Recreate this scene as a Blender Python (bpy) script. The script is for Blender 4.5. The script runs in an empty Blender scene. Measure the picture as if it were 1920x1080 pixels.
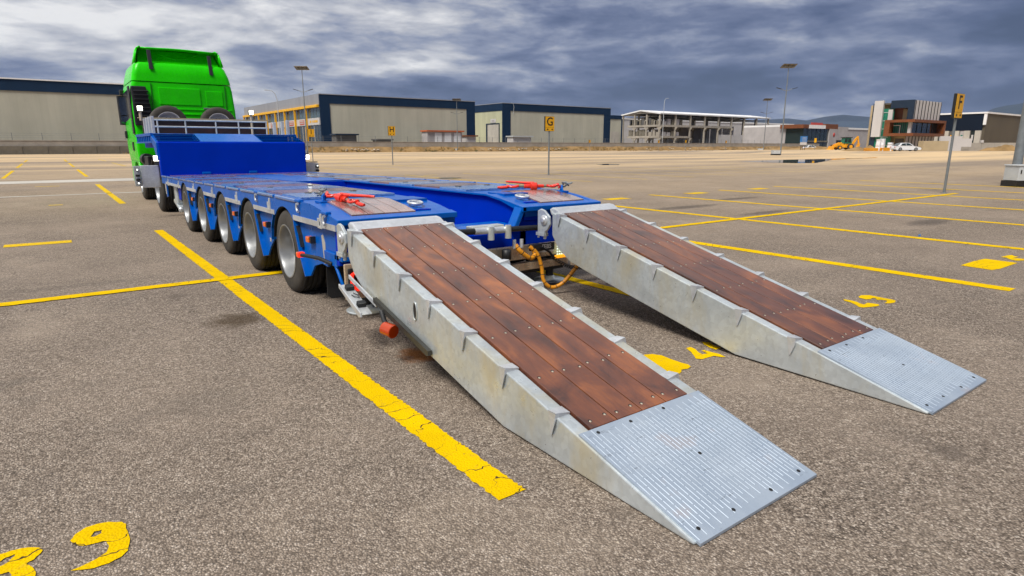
import bpy, bmesh, math, random
from mathutils import Vector, Matrix, noise as mnoise
random.seed(7)
S = bpy.context.scene
COL = S.collection
R = math.radians

# ------------------------------------------------------------------ camera, sky, sun, exposure
# world axes: +Y along the trailer towards the truck, +X to its right, ground at z = 0
FPX, PITCH, YAW, CAMH = 1150.8, 0.22743, 0.63693, 1.4
cam_d = bpy.data.cameras.new('camera'); cam = bpy.data.objects.new('camera', cam_d); COL.objects.link(cam)
cam_d.sensor_width = 36; cam_d.lens = 36 * FPX / 1920; cam_d.clip_start = .05; cam_d.clip_end = 60000
cam.location = (0, 0, CAMH); cam.rotation_euler = (math.pi/2 - PITCH, 0, -YAW)
S.camera = cam
S.view_settings.view_transform = 'Standard'; S.view_settings.look = 'None'; S.view_settings.gamma = 1
S.view_settings.exposure = 1.55; S.view_settings.use_curve_mapping = False
S.cycles.max_bounces = 6; S.cycles.volume_bounces = 0; S.cycles.transparent_max_bounces = 6
S.render.resolution_x = 1024; S.render.resolution_y = 576

SUN_AZ, SUN_EL = R(-116), R(54)          # azimuth measured from +Y towards +X
sun_dir = Vector((math.sin(SUN_AZ)*math.cos(SUN_EL), math.cos(SUN_AZ)*math.cos(SUN_EL), math.sin(SUN_EL)))
sl = bpy.data.lights.new('sun', 'SUN'); sl.energy = 1.5; sl.angle = R(20); sl.color = (1, .95, .87)
so = bpy.data.objects.new('sun', sl); COL.objects.link(so)
so.rotation_euler = sun_dir.to_track_quat('Z', 'Y').to_euler()

W = bpy.data.worlds.new('World'); S.world = W; W.use_nodes = True
wt = W.node_tree; wt.nodes.clear()
def wn(t, **k):
    n = wt.nodes.new(t)
    for a, b in k.items(): setattr(n, a, b)
    return n
def wmath(op, a, b=None, c=None, clamp=False):
    n = wn('ShaderNodeMath', operation=op); n.use_clamp = clamp
    for i, v in enumerate((a, b, c)):
        if v is None: continue
        if isinstance(v, (int, float)): n.inputs[i].default_value = v
        else: wt.links.new(v, n.inputs[i])
    return n.outputs[0]
def wramp(fac, stops):
    n = wn('ShaderNodeValToRGB'); e = n.color_ramp.elements
    while len(e) < len(stops): e.new(.5)
    for el, (p, c) in zip(e, stops): el.position = p; el.color = (*c, 1)
    wt.links.new(fac, n.inputs[0]); return n.outputs[0]
sky = wn('ShaderNodeTexSky', sky_type='NISHITA'); sky.sun_disc = False
sky.sun_elevation = SUN_EL; sky.sun_rotation = SUN_AZ
SKX, SKY = 0.8, 9.3
tc = wn('ShaderNodeTexCoord'); sep = wn('ShaderNodeSeparateXYZ'); wt.links.new(tc.outputs['Generated'], sep.inputs[0])
dx, dy, dz = sep.outputs
den = wmath('ADD', wmath('MAXIMUM', dz, 0), .16)          # cloud deck seen in perspective
cv = wn('ShaderNodeCombineXYZ'); wt.links.new(wmath('DIVIDE', dx, den), cv.inputs[0]); wt.links.new(wmath('DIVIDE', dy, den), cv.inputs[1])
mp = wn('ShaderNodeMapping'); mp.inputs['Rotation'].default_value = (0, 0, YAW + .18); mp.inputs['Scale'].default_value = (.62, 1.0, 1); mp.inputs['Location'].default_value = (SKX, SKY, 0)
wt.links.new(cv.outputs[0], mp.inputs[0])
def wnoise(scale, detail, rough, dist, off=0):
    n = wn('ShaderNodeTexNoise'); n.inputs['Scale'].default_value = scale; n.inputs['Detail'].default_value = detail
    n.inputs['Roughness'].default_value = rough; n.inputs['Distortion'].default_value = dist
    m2 = wn('ShaderNodeMapping'); m2.inputs['Location'].default_value = (off, off*.7, off*.3)
    wt.links.new(mp.outputs[0], m2.inputs[0]); wt.links.new(m2.outputs[0], n.inputs[0]); return n.outputs[0]
big = wnoise(.45, 3, .5, .2, 0.0)
# billows have height of their own, so nearer the horizon they are seen from the side
bv = wn('ShaderNodeMapping'); bv.inputs['Rotation'].default_value = (0, 0, YAW); bv.inputs['Scale'].default_value = (1.0, 1.0, 3.9); bv.inputs['Location'].default_value = (SKX, SKY, 0)
wt.links.new(tc.outputs['Generated'], bv.inputs[0])
def bnoise(scale, detail, rough, dist):
    n = wn('ShaderNodeTexNoise'); wt.links.new(bv.outputs[0], n.inputs[0])
    for k, x in (('Scale', scale), ('Detail', detail), ('Roughness', rough), ('Distortion', dist)): n.inputs[k].default_value = x
    return n.outputs[0]
mid = wmath('ADD', wmath('MULTIPLY', wnoise(.9, 9, .56, .3, 3.1), .45), wmath('MULTIPLY', bnoise(3.2, 9, .56, .3), .55))
lump = bnoise(8.0, 9, .60, .25)
# thinner cloud towards the side of the sky where the sun stands
sdv = wn('ShaderNodeVectorMath', operation='DOT_PRODUCT'); wt.links.new(tc.outputs['Generated'], sdv.inputs[0])
side = Vector((math.sin(YAW - R(48)), math.cos(YAW - R(48)), .40)).normalized(); sdv.inputs[1].default_value = side
thin = wmath('MULTIPLY', wmath('SUBTRACT', sdv.outputs['Value'], .55), .55)
lum = wmath('ADD', wmath('ADD', wmath('MULTIPLY', big, .80), wmath('MULTIPLY', mid, 2.9)), wmath('MULTIPLY', lump, .95))
lum = wmath('ADD', wmath('SUBTRACT', lum, 1.85), thin)
lum = wmath('ADD', lum, wmath('MULTIPLY', wmath('SUBTRACT', wmath('MINIMUM', wmath('MAXIMUM', dz, 0), .34), .15), 1.9))   # overcast: brighter towards the zenith
ccol = wramp(lum, [(.0, (.28, .37, .70)), (.18, (.43, .55, 1.0)), (.36, (.78, .92, 1.45)), (.50, (1.40, 1.54, 2.02)), (.64, (2.5, 2.55, 2.75)), (.84, (4.3, 4.25, 4.2))])
# light band low over the horizon where the deck ends
band = wmath('SUBTRACT', 1.0, wmath('DIVIDE', wmath('ABSOLUTE', wmath('SUBTRACT', wmath('ADD', dz, wmath('MULTIPLY', wmath('SUBTRACT', bnoise(14, 4, .5, .3), .5), .05)), .044)), .016), clamp=True)
nb = wmath('MULTIPLY', band, wmath('MULTIPLY', wmath('SUBTRACT', wnoise(.7, 4, .55, .2, 21.), .40), 5.0, clamp=True))
bm_ = wn('ShaderNodeMixRGB'); wt.links.new(wmath('MULTIPLY', nb, .32), bm_.inputs[0]); wt.links.new(ccol, bm_.inputs[1]); bm_.inputs[2].default_value = (2.5, 2.45, 2.5, 1)
# a little clear sky in the thinnest places
mx = wn('ShaderNodeMixRGB'); mx.inputs[0].default_value = .04
wt.links.new(bm_.outputs[0], mx.inputs[1]); wt.links.new(sky.outputs[0], mx.inputs[2])
bg = wn('ShaderNodeBackground'); bg.inputs[1].default_value = .070
wt.links.new(mx.outputs[0], bg.inputs[0])
wo = wn('ShaderNodeOutputWorld'); wt.links.new(bg.outputs[0], wo.inputs[0])

# ------------------------------------------------------------------ pixel -> place (photo pixels 1920x1080)
cF = Vector((math.sin(YAW)*math.cos(PITCH), math.cos(YAW)*math.cos(PITCH), -math.sin(PITCH)))
cR = Vector((math.cos(YAW), -math.sin(YAW), 0)); cU = cR.cross(cF)
CO = Vector((0, 0, CAMH)); HF = Vector((math.sin(YAW), math.cos(YAW), 0))
def ray(px, py): return (px-960)*cR + (540-py)*cU + FPX*cF
def onG(px, py, z=0): d = ray(px, py); return CO + d*((z-CAMH)/d.z)
def onY(px, py, y): d = ray(px, py); return CO + d*(y/d.y)
def onX(px, py, x): d = ray(px, py); return CO + d*(x/d.x)
def onD(px, py, D): d = ray(px, py); return CO + d*(D/d.dot(HF))

# ------------------------------------------------------------------ materials
MATS = {}
class NT:
    def __init__(s, name):
        s.m = bpy.data.materials.new(name); s.m.use_nodes = True; s.t = s.m.node_tree; s.n = s.t.nodes; s.l = s.t.links
        s.b = s.n['Principled BSDF']; MATS[name] = s.m
    def new(s, t, **k):
        n = s.n.new(t)
        for a, b in k.items(): setattr(n, a, b)
        return n
    def pos(s):
        g = s.new('ShaderNodeNewGeometry'); return g.outputs['Position']
    def objc(s): return s.new('ShaderNodeTexCoord').outputs['Object']
    def mapp(s, v, scale=(1,1,1), loc=(0,0,0), rot=(0,0,0)):
        m = s.new('ShaderNodeMapping'); m.inputs['Scale'].default_value = scale; m.inputs['Location'].default_value = loc; m.inputs['Rotation'].default_value = rot
        s.l.new(v, m.inputs[0]); return m.outputs[0]
    def noise(s, v, scale, detail=4, rough=.55, dist=0):
        n = s.new('ShaderNodeTexNoise'); s.l.new(v, n.inputs['Vector'])
        for k, x in (('Scale', scale), ('Detail', detail), ('Roughness', rough), ('Distortion', dist)): n.inputs[k].default_value = x
        return n.outputs[0]
    def voro(s, v, scale, out='Distance', feature='F1'):
        n = s.new('ShaderNodeTexVoronoi', feature=feature); s.l.new(v, n.inputs['Vector']); n.inputs['Scale'].default_value = scale
        return n.outputs[out]
    def math(s, op, a, b=None, clamp=False):
        n = s.new('ShaderNodeMath', operation=op); n.use_clamp = clamp
        for i, v in enumerate((a, b)):
            if v is None: continue
            if isinstance(v, (int, float)): n.inputs[i].default_value = v
            else: s.l.new(v, n.inputs[i])
        return n.outputs[0]
    def rng(s, v, a, b, c=0, d=1):
        n = s.new('ShaderNodeMapRange'); s.l.new(v, n.inputs[0])
        for i, x in enumerate((a, b, c, d)): n.inputs[i+1].default_value = x
        return n.outputs[0]
    def mix(s, f, a, b, mode='MIX'):
        n = s.new('ShaderNodeMixRGB', blend_type=mode)
        for i, v in enumerate((f, a, b)):
            if isinstance(v, (int, float)): n.inputs[i].default_value = v
            elif isinstance(v, tuple): n.inputs[i].default_value = (*v[:3], 1)
            else: s.l.new(v, n.inputs[i])
        return n.outputs[0]
    def ramp(s, f, stops):
        n = s.new('ShaderNodeValToRGB'); e = n.color_ramp.elements
        while len(e) < len(stops): e.new(.5)
        for el, (p, c) in zip(e, stops): el.position = p; el.color = (*c, 1)
        s.l.new(f, n.inputs[0]); return n.outputs[0]
    def col(s, c):
        if isinstance(c, tuple): s.b.inputs['Base Color'].default_value = (*c[:3], 1)
        else: s.l.new(c, s.b.inputs['Base Color'])
    def set(s, **k):
        for a, v in k.items():
            i = s.b.inputs[a.replace('_', ' ')]
            if isinstance(v, (int, float)): i.default_value = v
            elif isinstance(v, tuple): i.default_value = (*v[:3], 1)
            else: s.l.new(v, i)
    def bump(s, h, strength, dist, prev=None):
        n = s.new('ShaderNodeBump'); n.inputs['Strength'].default_value = strength; n.inputs['Distance'].default_value = dist
        s.l.new(h, n.inputs['Height'])
        if prev is not None: s.l.new(prev, n.inputs['Normal'])
        s.l.new(n.outputs[0], s.b.inputs['Normal']); return n.outputs[0]
    def alpha(s, v): s.l.new(v, s.b.inputs['Alpha'])

def simple(name, c, rough=.5, metal=0, var=.15, scale=3, bump=0, bscale=60, coat=0):
    m = NT(name); p = m.objc(); n = m.noise(p, scale, 5, .6)
    k = m.rng(n, .3, .7, 1-var, 1+var)
    m.col(m.mix(1.0, c, m.mix(1.0, (1,1,1), k, 'MULTIPLY'), 'MULTIPLY'))
    n2 = m.noise(p, scale*6, 4, .6); m.set(Roughness=m.rng(n2, .3, .7, max(0, rough-.08), min(1, rough+.10)), Metallic=metal)
    if coat: m.set(Coat_Weight=coat, Coat_Roughness=.08)
    if bump: m.bump(m.noise(p, bscale, 4, .6), bump, .01)
    return m
def emit(name, c, e, strength):
    m = NT(name); m.col(c); m.set(Emission_Color=e, Emission_Strength=strength, Roughness=.2); return m

# asphalt of the parking lot
m = NT('asphalt'); p = m.pos()
st = m.voro(p, 120, 'Color'); stv = m.new('ShaderNodeSeparateColor'); m.l.new(st, stv.inputs[0]); d1 = m.voro(p, 120)
st2 = m.voro(p, 60, 'Color'); stv2 = m.new('ShaderNodeSeparateColor'); m.l.new(st2, stv2.inputs[0])
grain = m.math('ADD', m.math('MULTIPLY', stv.outputs[0], .65), m.math('MULTIPLY', stv2.outputs[1], .35))
gcol = m.ramp(grain, [(.08, (.080, .063, .050)), (.30, (.195, .155, .122)), (.56, (.325, .262, .208)), (.80, (.50, .42, .345)), (1., (.76, .66, .56))])
crev = m.rng(d1, .30, .75, 1.0, .45)
gcol = m.mix(1.0, gcol, m.mix(1.0, (1,1,1), crev, 'MULTIPLY'), 'MULTIPLY')
lo = m.noise(p, .35, 6, .62, .3); lo2 = m.noise(p, 2.2, 5, .6); pit = m.noise(p, 9, 5, .65)
gcol = m.mix(m.rng(lo, .38, .66, 0, .38), gcol, (.38, .305, .24))
gcol = m.mix(m.rng(lo2, .55, .72, 0, .35), gcol, (.14, .118, .10))
sv = m.new('ShaderNodeTexVoronoi'); m.l.new(p, sv.inputs['Vector']); sv.inputs['Scale'].default_value = .9
spot = m.math('ADD', sv.outputs['Distance'], m.math('MULTIPLY', m.math('SUBTRACT', m.noise(p, 7, 5, .7), .5), .34))
svc = m.new('ShaderNodeSeparateColor'); m.l.new(sv.outputs['Color'], svc.inputs[0])
gcol = m.mix(m.math('MULTIPLY', m.rng(spot, .04, .12, .55, 0), m.math('GREATER_THAN', svc.outputs[0], .55)), gcol, (.10, .08, .066))
mp3 = m.noise(p, .9, 6, .65, .4); gcol = m.mix(m.rng(mp3, .52, .70, 0, .34), gcol, (.13, .105, .086)); gcol = m.mix(m.rng(mp3, .30, .44, .30, 0), gcol, (.44, .36, .28))
gcol = m.mix(m.rng(pit, .64, .74, 0, .55), gcol, (.075, .063, .055))
# colour turns pale tan towards the far part of the lot, in uneven bands
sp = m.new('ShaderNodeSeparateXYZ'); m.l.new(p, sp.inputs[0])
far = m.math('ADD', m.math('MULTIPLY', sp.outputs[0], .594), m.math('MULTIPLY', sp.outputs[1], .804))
far_tint = m.rng(far, 6, 60, 0, .80)
far_bands = m.noise(m.mapp(p, (.016, .085, 1)), 1.0, 6, .62, .25)
far_tint = m.math('MULTIPLY', far_tint, m.rng(far_bands, .38, .60, .22, 1.15), clamp=True)
gcol = m.mix(m.math('MULTIPLY', m.rng(far_bands, .36, .46, .5, 0), m.rng(far, 15, 30)), gcol, (.17, .145, .125))
gcol = m.mix(far_tint, gcol, (.64, .465, .265))
# oil and rust stains
def stain(cx, cy, r, c, a, col):
    q = m.mapp(p, (1/r, 1/(r*a), 1), loc=(-cx/r, -cy/(r*a), 0))
    ln = m.new('ShaderNodeVectorMath', operation='LENGTH'); m.l.new(q, ln.inputs[0])
    dd = m.math('ADD', ln.outputs['Value'], m.math('MULTIPLY', m.math('SUBTRACT', pit, .5), 1.6))
    return m.mix(m.rng(dd, .45, 1.05, c, 0), col, (0,0,0)) if False else (m.rng(dd, .45, 1.05, c, 0))
for cx, cy, r, a, c, kc in ((1.08, 5.27, .26, 1.0, .75, (.058, .036, .016)), (1.93, 3.60, .22, .9, .9, (.24, .085, .012)), (.55, 3.6, .35, .8, .22, (.05, .045, .04)), (-.5, 4.6, .3, .5, .30, (.05, .045, .04)), (.05, 7.6, .7, .2, .25, (.06, .052, .046)), (11.8, 9.2, 1.6, .18, .6, (.06, .052, .046)), (14.9, 9.9, 1.3, .2, .6, (.06, .05, .045)), (12.3, 7.4, 1.1, .2, .6, (.07, .058, .05)), (13.2, 4.6, 1.0, .3, .6, (.06, .05, .045)), (4.6, 2.0, .5, .5, .35, (.05, .04, .035))):
    gcol = m.mix(stain(cx, cy, r, c, a, None), gcol, kc)
ty = m.noise(m.mapp(p, (3.2, .10, 1), rot=(0, 0, .35)), 1, 4, .6); gcol = m.mix(m.math('MULTIPLY', m.rng(ty, .60, .72, 0, .22), m.rng(m.noise(p, .2, 2), .45, .6)), gcol, (.09, .075, .064))
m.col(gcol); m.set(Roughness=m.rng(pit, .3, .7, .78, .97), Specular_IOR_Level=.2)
b1 = m.bump(m.math('MULTIPLY', m.math('SUBTRACT', 1.0, d1), m.rng(grain, 0, 1, .4, 1.)), .9, .012)
m.bump(m.noise(p, 6, 5, .6), .35, .03, b1)

# yellow road paint: cracked, worn grain
def paint(name, col, wear, crack):
    m = NT(name); p = m.pos(); n = m.noise(p, 60, 3, .6); n2 = m.noise(p, 3.1, 5, .6); n3 = m.noise(p, 14, 4, .6)
    c = m.mix(m.rng(n2, .3, .7), col, tuple(x*.82 for x in col))
    c = m.mix(m.rng(n3, .60, .75, 0, .35), c, (.20, .15, .06))
    if crack:
        s = m.new('ShaderNodeSeparateXYZ'); m.l.new(p, s.inputs[0])
        wob = m.math('ADD', m.math('MULTIPLY', m.noise(p, 5, 3, .6), .30), m.math('MULTIPLY', m.noise(p, 1.3, 2, .5), .9))
        q = m.math('FRACT', m.math('MULTIPLY', m.math('ADD', s.outputs[1], wob), 7.3))
        line = m.math('LESS_THAN', m.math('ABSOLUTE', m.math('SUBTRACT', q, .5)), m.rng(m.noise(p, 2.7, 2, .5), .44, .64, 0.0, .034))
        c = m.mix(line, c, (.07, .05, .02))
    m.col(c); m.set(Roughness=.9, Specular_IOR_Level=.05)
    m.alpha(m.math('GREATER_THAN', m.math('ADD', n, m.math('MULTIPLY', n2, .25)), wear))
    m.bump(m.voro(p, 95), .5, .008)
paint('yellow_paint', (.76, .49, .0), .415, True)
paint('yellow_paint_worn', (.76, .50, .02), .52, False)
paint('yellow_paint_faded', (.72, .50, .08), .58, False)

# galvanised steel
def galv(name, c, rough, streak):
    m = NT(name); p = m.objc()
    sp_ = m.voro(p, 38, 'Color'); s3 = m.new('ShaderNodeSeparateColor'); m.l.new(sp_, s3.inputs[0])
    n = m.noise(p, 2.2, 6, .62, .4); n2 = m.noise(m.mapp(p, (5, 5, 1.2)), 1, 5, .6); n3 = m.noise(p, 16, 5, .65)
    k = m.math('MULTIPLY', m.rng(s3.outputs[0], 0, 1, .92, 1.06), m.rng(n, .3, .7, .80, 1.14))
    col = m.mix(1.0, c, m.mix(1.0, (1,1,1), k, 'MULTIPLY'), 'MULTIPLY')
    if streak:
        nn = m.noise(m.mapp(p, (2.4, 2.4, .9), loc=(3, 1, 2)), 1, 5, .62, .4)
        col = m.mix(m.rng(nn, .46, .66, 0, .50), col, (.58, .48, .22))
        col = m.mix(m.rng(n2, .60, .72, 0, .20), col, (.17, .15, .12))
    col = m.mix(m.rng(n3, .66, .78, 0, .5), col, (.22, .23, .24))
    m.col(col); m.set(Metallic=.55, Roughness=m.rng(n3, .3, .7, rough-.08, rough+.14))
    m.bump(m.noise(p, 30, 4, .6), .18, .006); return m
galv('galvanised', (.60, .655, .675), .34, True)
galv('galvanised_clean', (.64, .665, .69), .36, False)
m = NT('tread_steel'); p = m.objc()
w = m.new('ShaderNodeTexWave', wave_type='BANDS', bands_direction='X'); w.inputs['Scale'].default_value = 15; w.inputs['Distortion'].default_value = 0
m.l.new(m.mapp(p, (1, 1, 1), rot=(0, 0, R(9))), w.inputs[0])
w2 = m.new('ShaderNodeTexWave', wave_type='BANDS', bands_direction='Y'); w2.inputs['Scale'].default_value = 9
m.l.new(p, w2.inputs[0])
n = m.noise(p, 3, 6, .65, .3); n3 = m.noise(m.mapp(p, (2, 12, 1)), 2.5, 5, .7); rid = m.math('GREATER_THAN', w.outputs['Fac'], .72)
rid = m.math('MULTIPLY', rid, m.rng(w2.outputs['Fac'], .05, .2, .35, 1.))
col = m.mix(m.rng(n, .3, .7), (.30, .37, .46), (.40, .465, .54)); 
col = m.mix(m.rng(n3, .62, .73, 0, .8), col, (.10, .11, .13)); col = m.mix(m.rng(m.noise(p, 5, 3), .64, .72, 0, .35), col, (.45, .36, .33))
m.col(col); m.set(Metallic=.35, Roughness=m.rng(n, .3, .7, .34, .52)); m.bump(m.noise(p, 40, 4), .15, .004)

def wood(name, a, b, c, rough, coat):
    m = NT(name); oi = m.new('ShaderNodeObjectInfo'); p = m.objc()
    off = m.new('ShaderNodeVectorMath', operation='ADD'); m.l.new(p, off.inputs[0])
    cb = m.new('ShaderNodeCombineXYZ'); m.l.new(m.math('MULTIPLY', oi.outputs['Random'], 37), cb.inputs[0]); m.l.new(m.math('MULTIPLY', oi.outputs['Random'], 11), cb.inputs[1]); m.l.new(cb.outputs[0], off.inputs[1])
    q = off.outputs[0]
    gr = m.noise(m.mapp(q, (26, 1.4, 8)), 1, 7, .62, 1.2); bl = m.noise(m.mapp(q, (4.5, 2.6, 3)), 1, 6, .58, .8); fl = m.noise(m.mapp(q, (90, 3, 20)), 1, 3, .5)
    col = m.ramp(m.math('ADD', m.math('MULTIPLY', gr, .25), m.math('MULTIPLY', bl, .75)), [(.34, c), (.50, a), (.68, b)])
    col = m.mix(m.rng(bl, .28, .42, .35, 0), col, tuple(x*.45 for x in c))
    col = m.mix(m.rng(fl, .60, .75, 0, .25), col, tuple(x*.4 for x in c))
    h = m.rng(oi.outputs['Random'], 0, 1, .72, 1.16); col = m.mix(1.0, col, m.mix(1.0, (1,1,1), h, 'MULTIPLY'), 'MULTIPLY')
    m.col(col); m.set(Roughness=m.rng(gr, .3, .7, rough, rough+.2), Coat_Weight=coat, Coat_Roughness=.16)
    m.bump(gr, .15, .004)
wood('ramp_wood', (.145, .046, .021), (.31, .100, .028), (.062, .024, .017), .36, .38)
wood('deck_wood', (.25, .145, .125), (.36, .22, .19), (.14, .08, .07), .16, .8)
wood('headboard_wood', (.035, .010, .010), (.06, .018, .016), (.02, .008, .008), .4, .2)

def blue(name, c, rough, dirt, bumpy=False, spec=.12, coat=.03):
    m = NT(name); p = m.objc(); n = m.noise(p, 1.6, 6, .62); n3 = m.noise(p, 8, 5, .65)
    col = m.mix(m.rng(n, .35, .7), c, tuple(x*1.15 for x in c))
    col = m.mix(m.rng(n3, .56, .74, 0, dirt), col, (.16, .19, .24))
    scr = m.noise(m.mapp(p, (3, 22, 9), rot=(0, 0, .3)), 1, 5, .7); col = m.mix(m.rng(scr, .66, .74, 0, dirt*1.5), col, (.30, .33, .38))
    m.col(col); m.set(Roughness=m.rng(n3, .3, .7, rough, rough+.18), Coat_Weight=coat, Coat_Roughness=.10, Specular_IOR_Level=spec)
    if bumpy:
        v = m.voro(m.mapp(p, (1, .6, 1)), 26); m.bump(v, .55, .012)
    else: m.bump(m.noise(p, 3, 3), .10, .02)
blue('blue_paint', (.000, .088, .40), .24, .10)
blue('blue_shaded_paint', (.000, .026, .39), .32, .01, False, .04, .0)  # the same trailer blue with shade painted in, for rear and inner faces
blue('blue_deck_tread', (.13, .25, .50), .12, .60, True, .6, .5)  # base colour lightened to carry the sky's sheen on the wet deck
blue('blue_gloss', (.01, .13, .46), .10, .05, False, .7, .8)
simple('green_paint', (.016, .60, .000), .26, 0, .16, 1.6).set(Specular_IOR_Level=.22)
simple('green_dark', (.012, .17, .006), .45, 0, .1, 2)
simple('rubber', (.042, .037, .031), .80, 0, .35, 5, .4, 40)
simple('tread_rubber', (.018, .018, .018), .88, 0, .3, 8, .5, 50)
simple('black_plastic', (.012, .013, .015), .48, 0, .2, 4)
simple('black_rubber_flap', (.010, .010, .011), .7, 0, .3, 6, .3, 30)
simple('silver_rim', (.27, .28, .29), .38, .45, .14, 5)
simple('white_rim', (.62, .62, .64), .45, .2, .14, 5)
simple('pole_steel', (.20, .22, .23), .5, .4, .2, 3)
simple('stainless', (.62, .50, .36), .28, .45, .12, 4)
simple('tread_bar_steel', (.44, .51, .59), .40, .35, .25, 5)
simple('bolt_zinc', (.46, .40, .31), .45, .2, .15, 6)  # cream highlight of the recessed heads put into the colour
simple('dark_steel', (.06, .06, .055), .4, .6, .3, 6)
simple('red_paint', (.72, .030, .012), .30, 0, .12, 20, coat=.4)
simple('hose_orange', (.60, .24, .008), .45, 0, .18, 20)
simple('concrete', (.32, .29, .25), .85, 0, .18, .6, .4, 12)
simple('concrete_dark', (.17, .15, .115), .9, 0, .35, .35, .4, 10)
simple('concrete_pale', (.44, .41, .36), .85, 0, .15, .3, .3, 10)
simple('frame_concrete', (.34, .305, .255), .85, 0, .22, .25, .3, 8)
simple('white_sheet', (.78, .78, .78), .5, 0, .08, .3)
simple('white_panel', (.52, .50, .49), .55, 0, .07, .3)
simple('grey_wall', (.40, .375, .37), .7, 0, .12, .25)
simple('dark_wall', (.10, .095, .09), .7, 0, .2, .4)
simple('tan_wall', (.42, .33, .20), .75, 0, .1, .6)
simple('navy_panel', (.008, .022, .046), .40, 0, .12, .2)
simple('brown_clad', (.17, .052, .014), .5, 0, .2, .8)
simple('sign_yellow', (.78, .40, .006), .45, 0, .1, 4)
simple('sign_black', (.010, .010, .010), .5, 0, .1, 4)
simple('yellow_steel', (.80, .42, .006), .5, 0, .14, 1)
simple('machine_yellow', (.76, .33, .010), .5, 0, .18, 1.5)
simple('solar_panel', (.10, .085, .07), .22, .3, .2, 2)
simple('cabinet_grey', (.47, .49, .50), .5, 0, .1, 2)
simple('dirt', (.25, .155, .060), .95, 0, .4, .35, .6, 3)
simple('far_ground', (.26, .21, .15), .95, 0, .25, .01, .3, 1)
simple('stone', (.45, .38, .30), .9, 0, .25, 2, .4, 8)
simple('dry_grass', (.34, .21, .060), .9, 0, .35, .6)
simple('scrub_green', (.085, .095, .030), .9, 0, .35, .8)
simple('white_car', (.72, .74, .77), .28, 0, .04, 1, coat=.5)
simple('car_blue', (.03, .06, .14), .3, 0, .05, 1, coat=.5)
simple('red_sign', (.48, .060, .045), .5, 0, .2, 4)
simple('blue_sign', (.03, .16, .42), .5, 0, .1, 3)
simple('orange_roof', (.48, .11, .030), .6, 0, .15, 1)
simple('green_curtain', (.012, .16, .10), .35, 0, .25, 1.5)
simple('white_bag', (.68, .68, .70), .8, 0, .12, 3, .5, 10)
simple('mountain_ground', (.030, .045, .060), 1, 0, .35, .0009, 0)  # bluish base colour carries part of the distance haze
m = NT('window_glass'); m.col((.020, .032, .034)); m.set(Roughness=.06, Specular_IOR_Level=.8)
m = NT('shop_glass'); m.col((.065, .10, .10)); m.set(Roughness=.08, Specular_IOR_Level=.9)
m = NT('cab_glass'); m.col((.012, .016, .018)); m.set(Roughness=.12, Specular_IOR_Level=.6)
m = NT('water'); p = m.pos(); m.col((.03, .03, .032)); m.set(Roughness=.03, Specular_IOR_Level=.6)
m.bump(m.noise(p, .8, 2), .02, .02)
m = NT('mirror_glass'); m.col((.20, .21, .23)); m.set(Roughness=.05, Metallic=1.0)
m = NT('amber_lens'); m.col((.85, .16, .008)); m.set(Roughness=.18, Transmission_Weight=.15, Coat_Weight=.5)
m = NT('amber_round_lens'); m.col((.42, .038, .0)); m.set(Roughness=.16, Coat_Weight=.6)
emit('work_light', (.9, .9, .85), (1, .97, .80), 1.6)
emit('marker_white', (.9, .9, .9), (.95, 1, .95), .5)
emit('tail_red', (.7, .02, .01), (1, .035, .012), .28)
emit('amber_lit', (.9, .4, .02), (1, .36, .01), .30)
emit('green_white_lit', (.8, .9, .8), (.75, 1, .75), .18)

def clad(name, c, rib, horiz=False):
    m = NT(name); p = m.objc()
    n = m.noise(m.mapp(p, (.5, .5, .06)), 1, 4, .6); n2 = m.noise(p, .12, 4, .6)
    k = m.math('MULTIPLY', m.rng(n, .3, .7, .92, 1.07), m.rng(n2, .3, .7, .93, 1.07))
    s = m.new('ShaderNodeSeparateXYZ'); m.l.new(p, s.inputs[0])
    q = m.math('ADD', s.outputs[0], s.outputs[1]) if not horiz else s.outputs[2]
    f = m.math('FRACT', m.math('MULTIPLY', q, 1/rib)); g = m.math('LESS_THAN', f, .10)
    col = m.mix(1.0, c, m.mix(1.0, (1,1,1), k, 'MULTIPLY'), 'MULTIPLY'); col = m.mix(m.math('MULTIPLY', g, .10), col, tuple(x*.6 for x in c))
    m.col(col); m.set(Roughness=.62, Specular_IOR_Level=.22); m.bump(m.math('SUBTRACT', 1.0, g), .2, .03)
clad('beige_clad', (.45, .44, .36), 1.1)
clad('beige_clad_green', (.47, .47, .32), 1.1)
clad('taupe_clad', (.11, .094, .068), 1.1)
clad('navy_deep_clad', (.003, .009, .022), 1.1)
clad('navy_clad', (.005, .024, .062), 1.1)
clad('grey_clad', (.27, .28, .31), .6)
def mat(n): return MATS[n]

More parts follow.
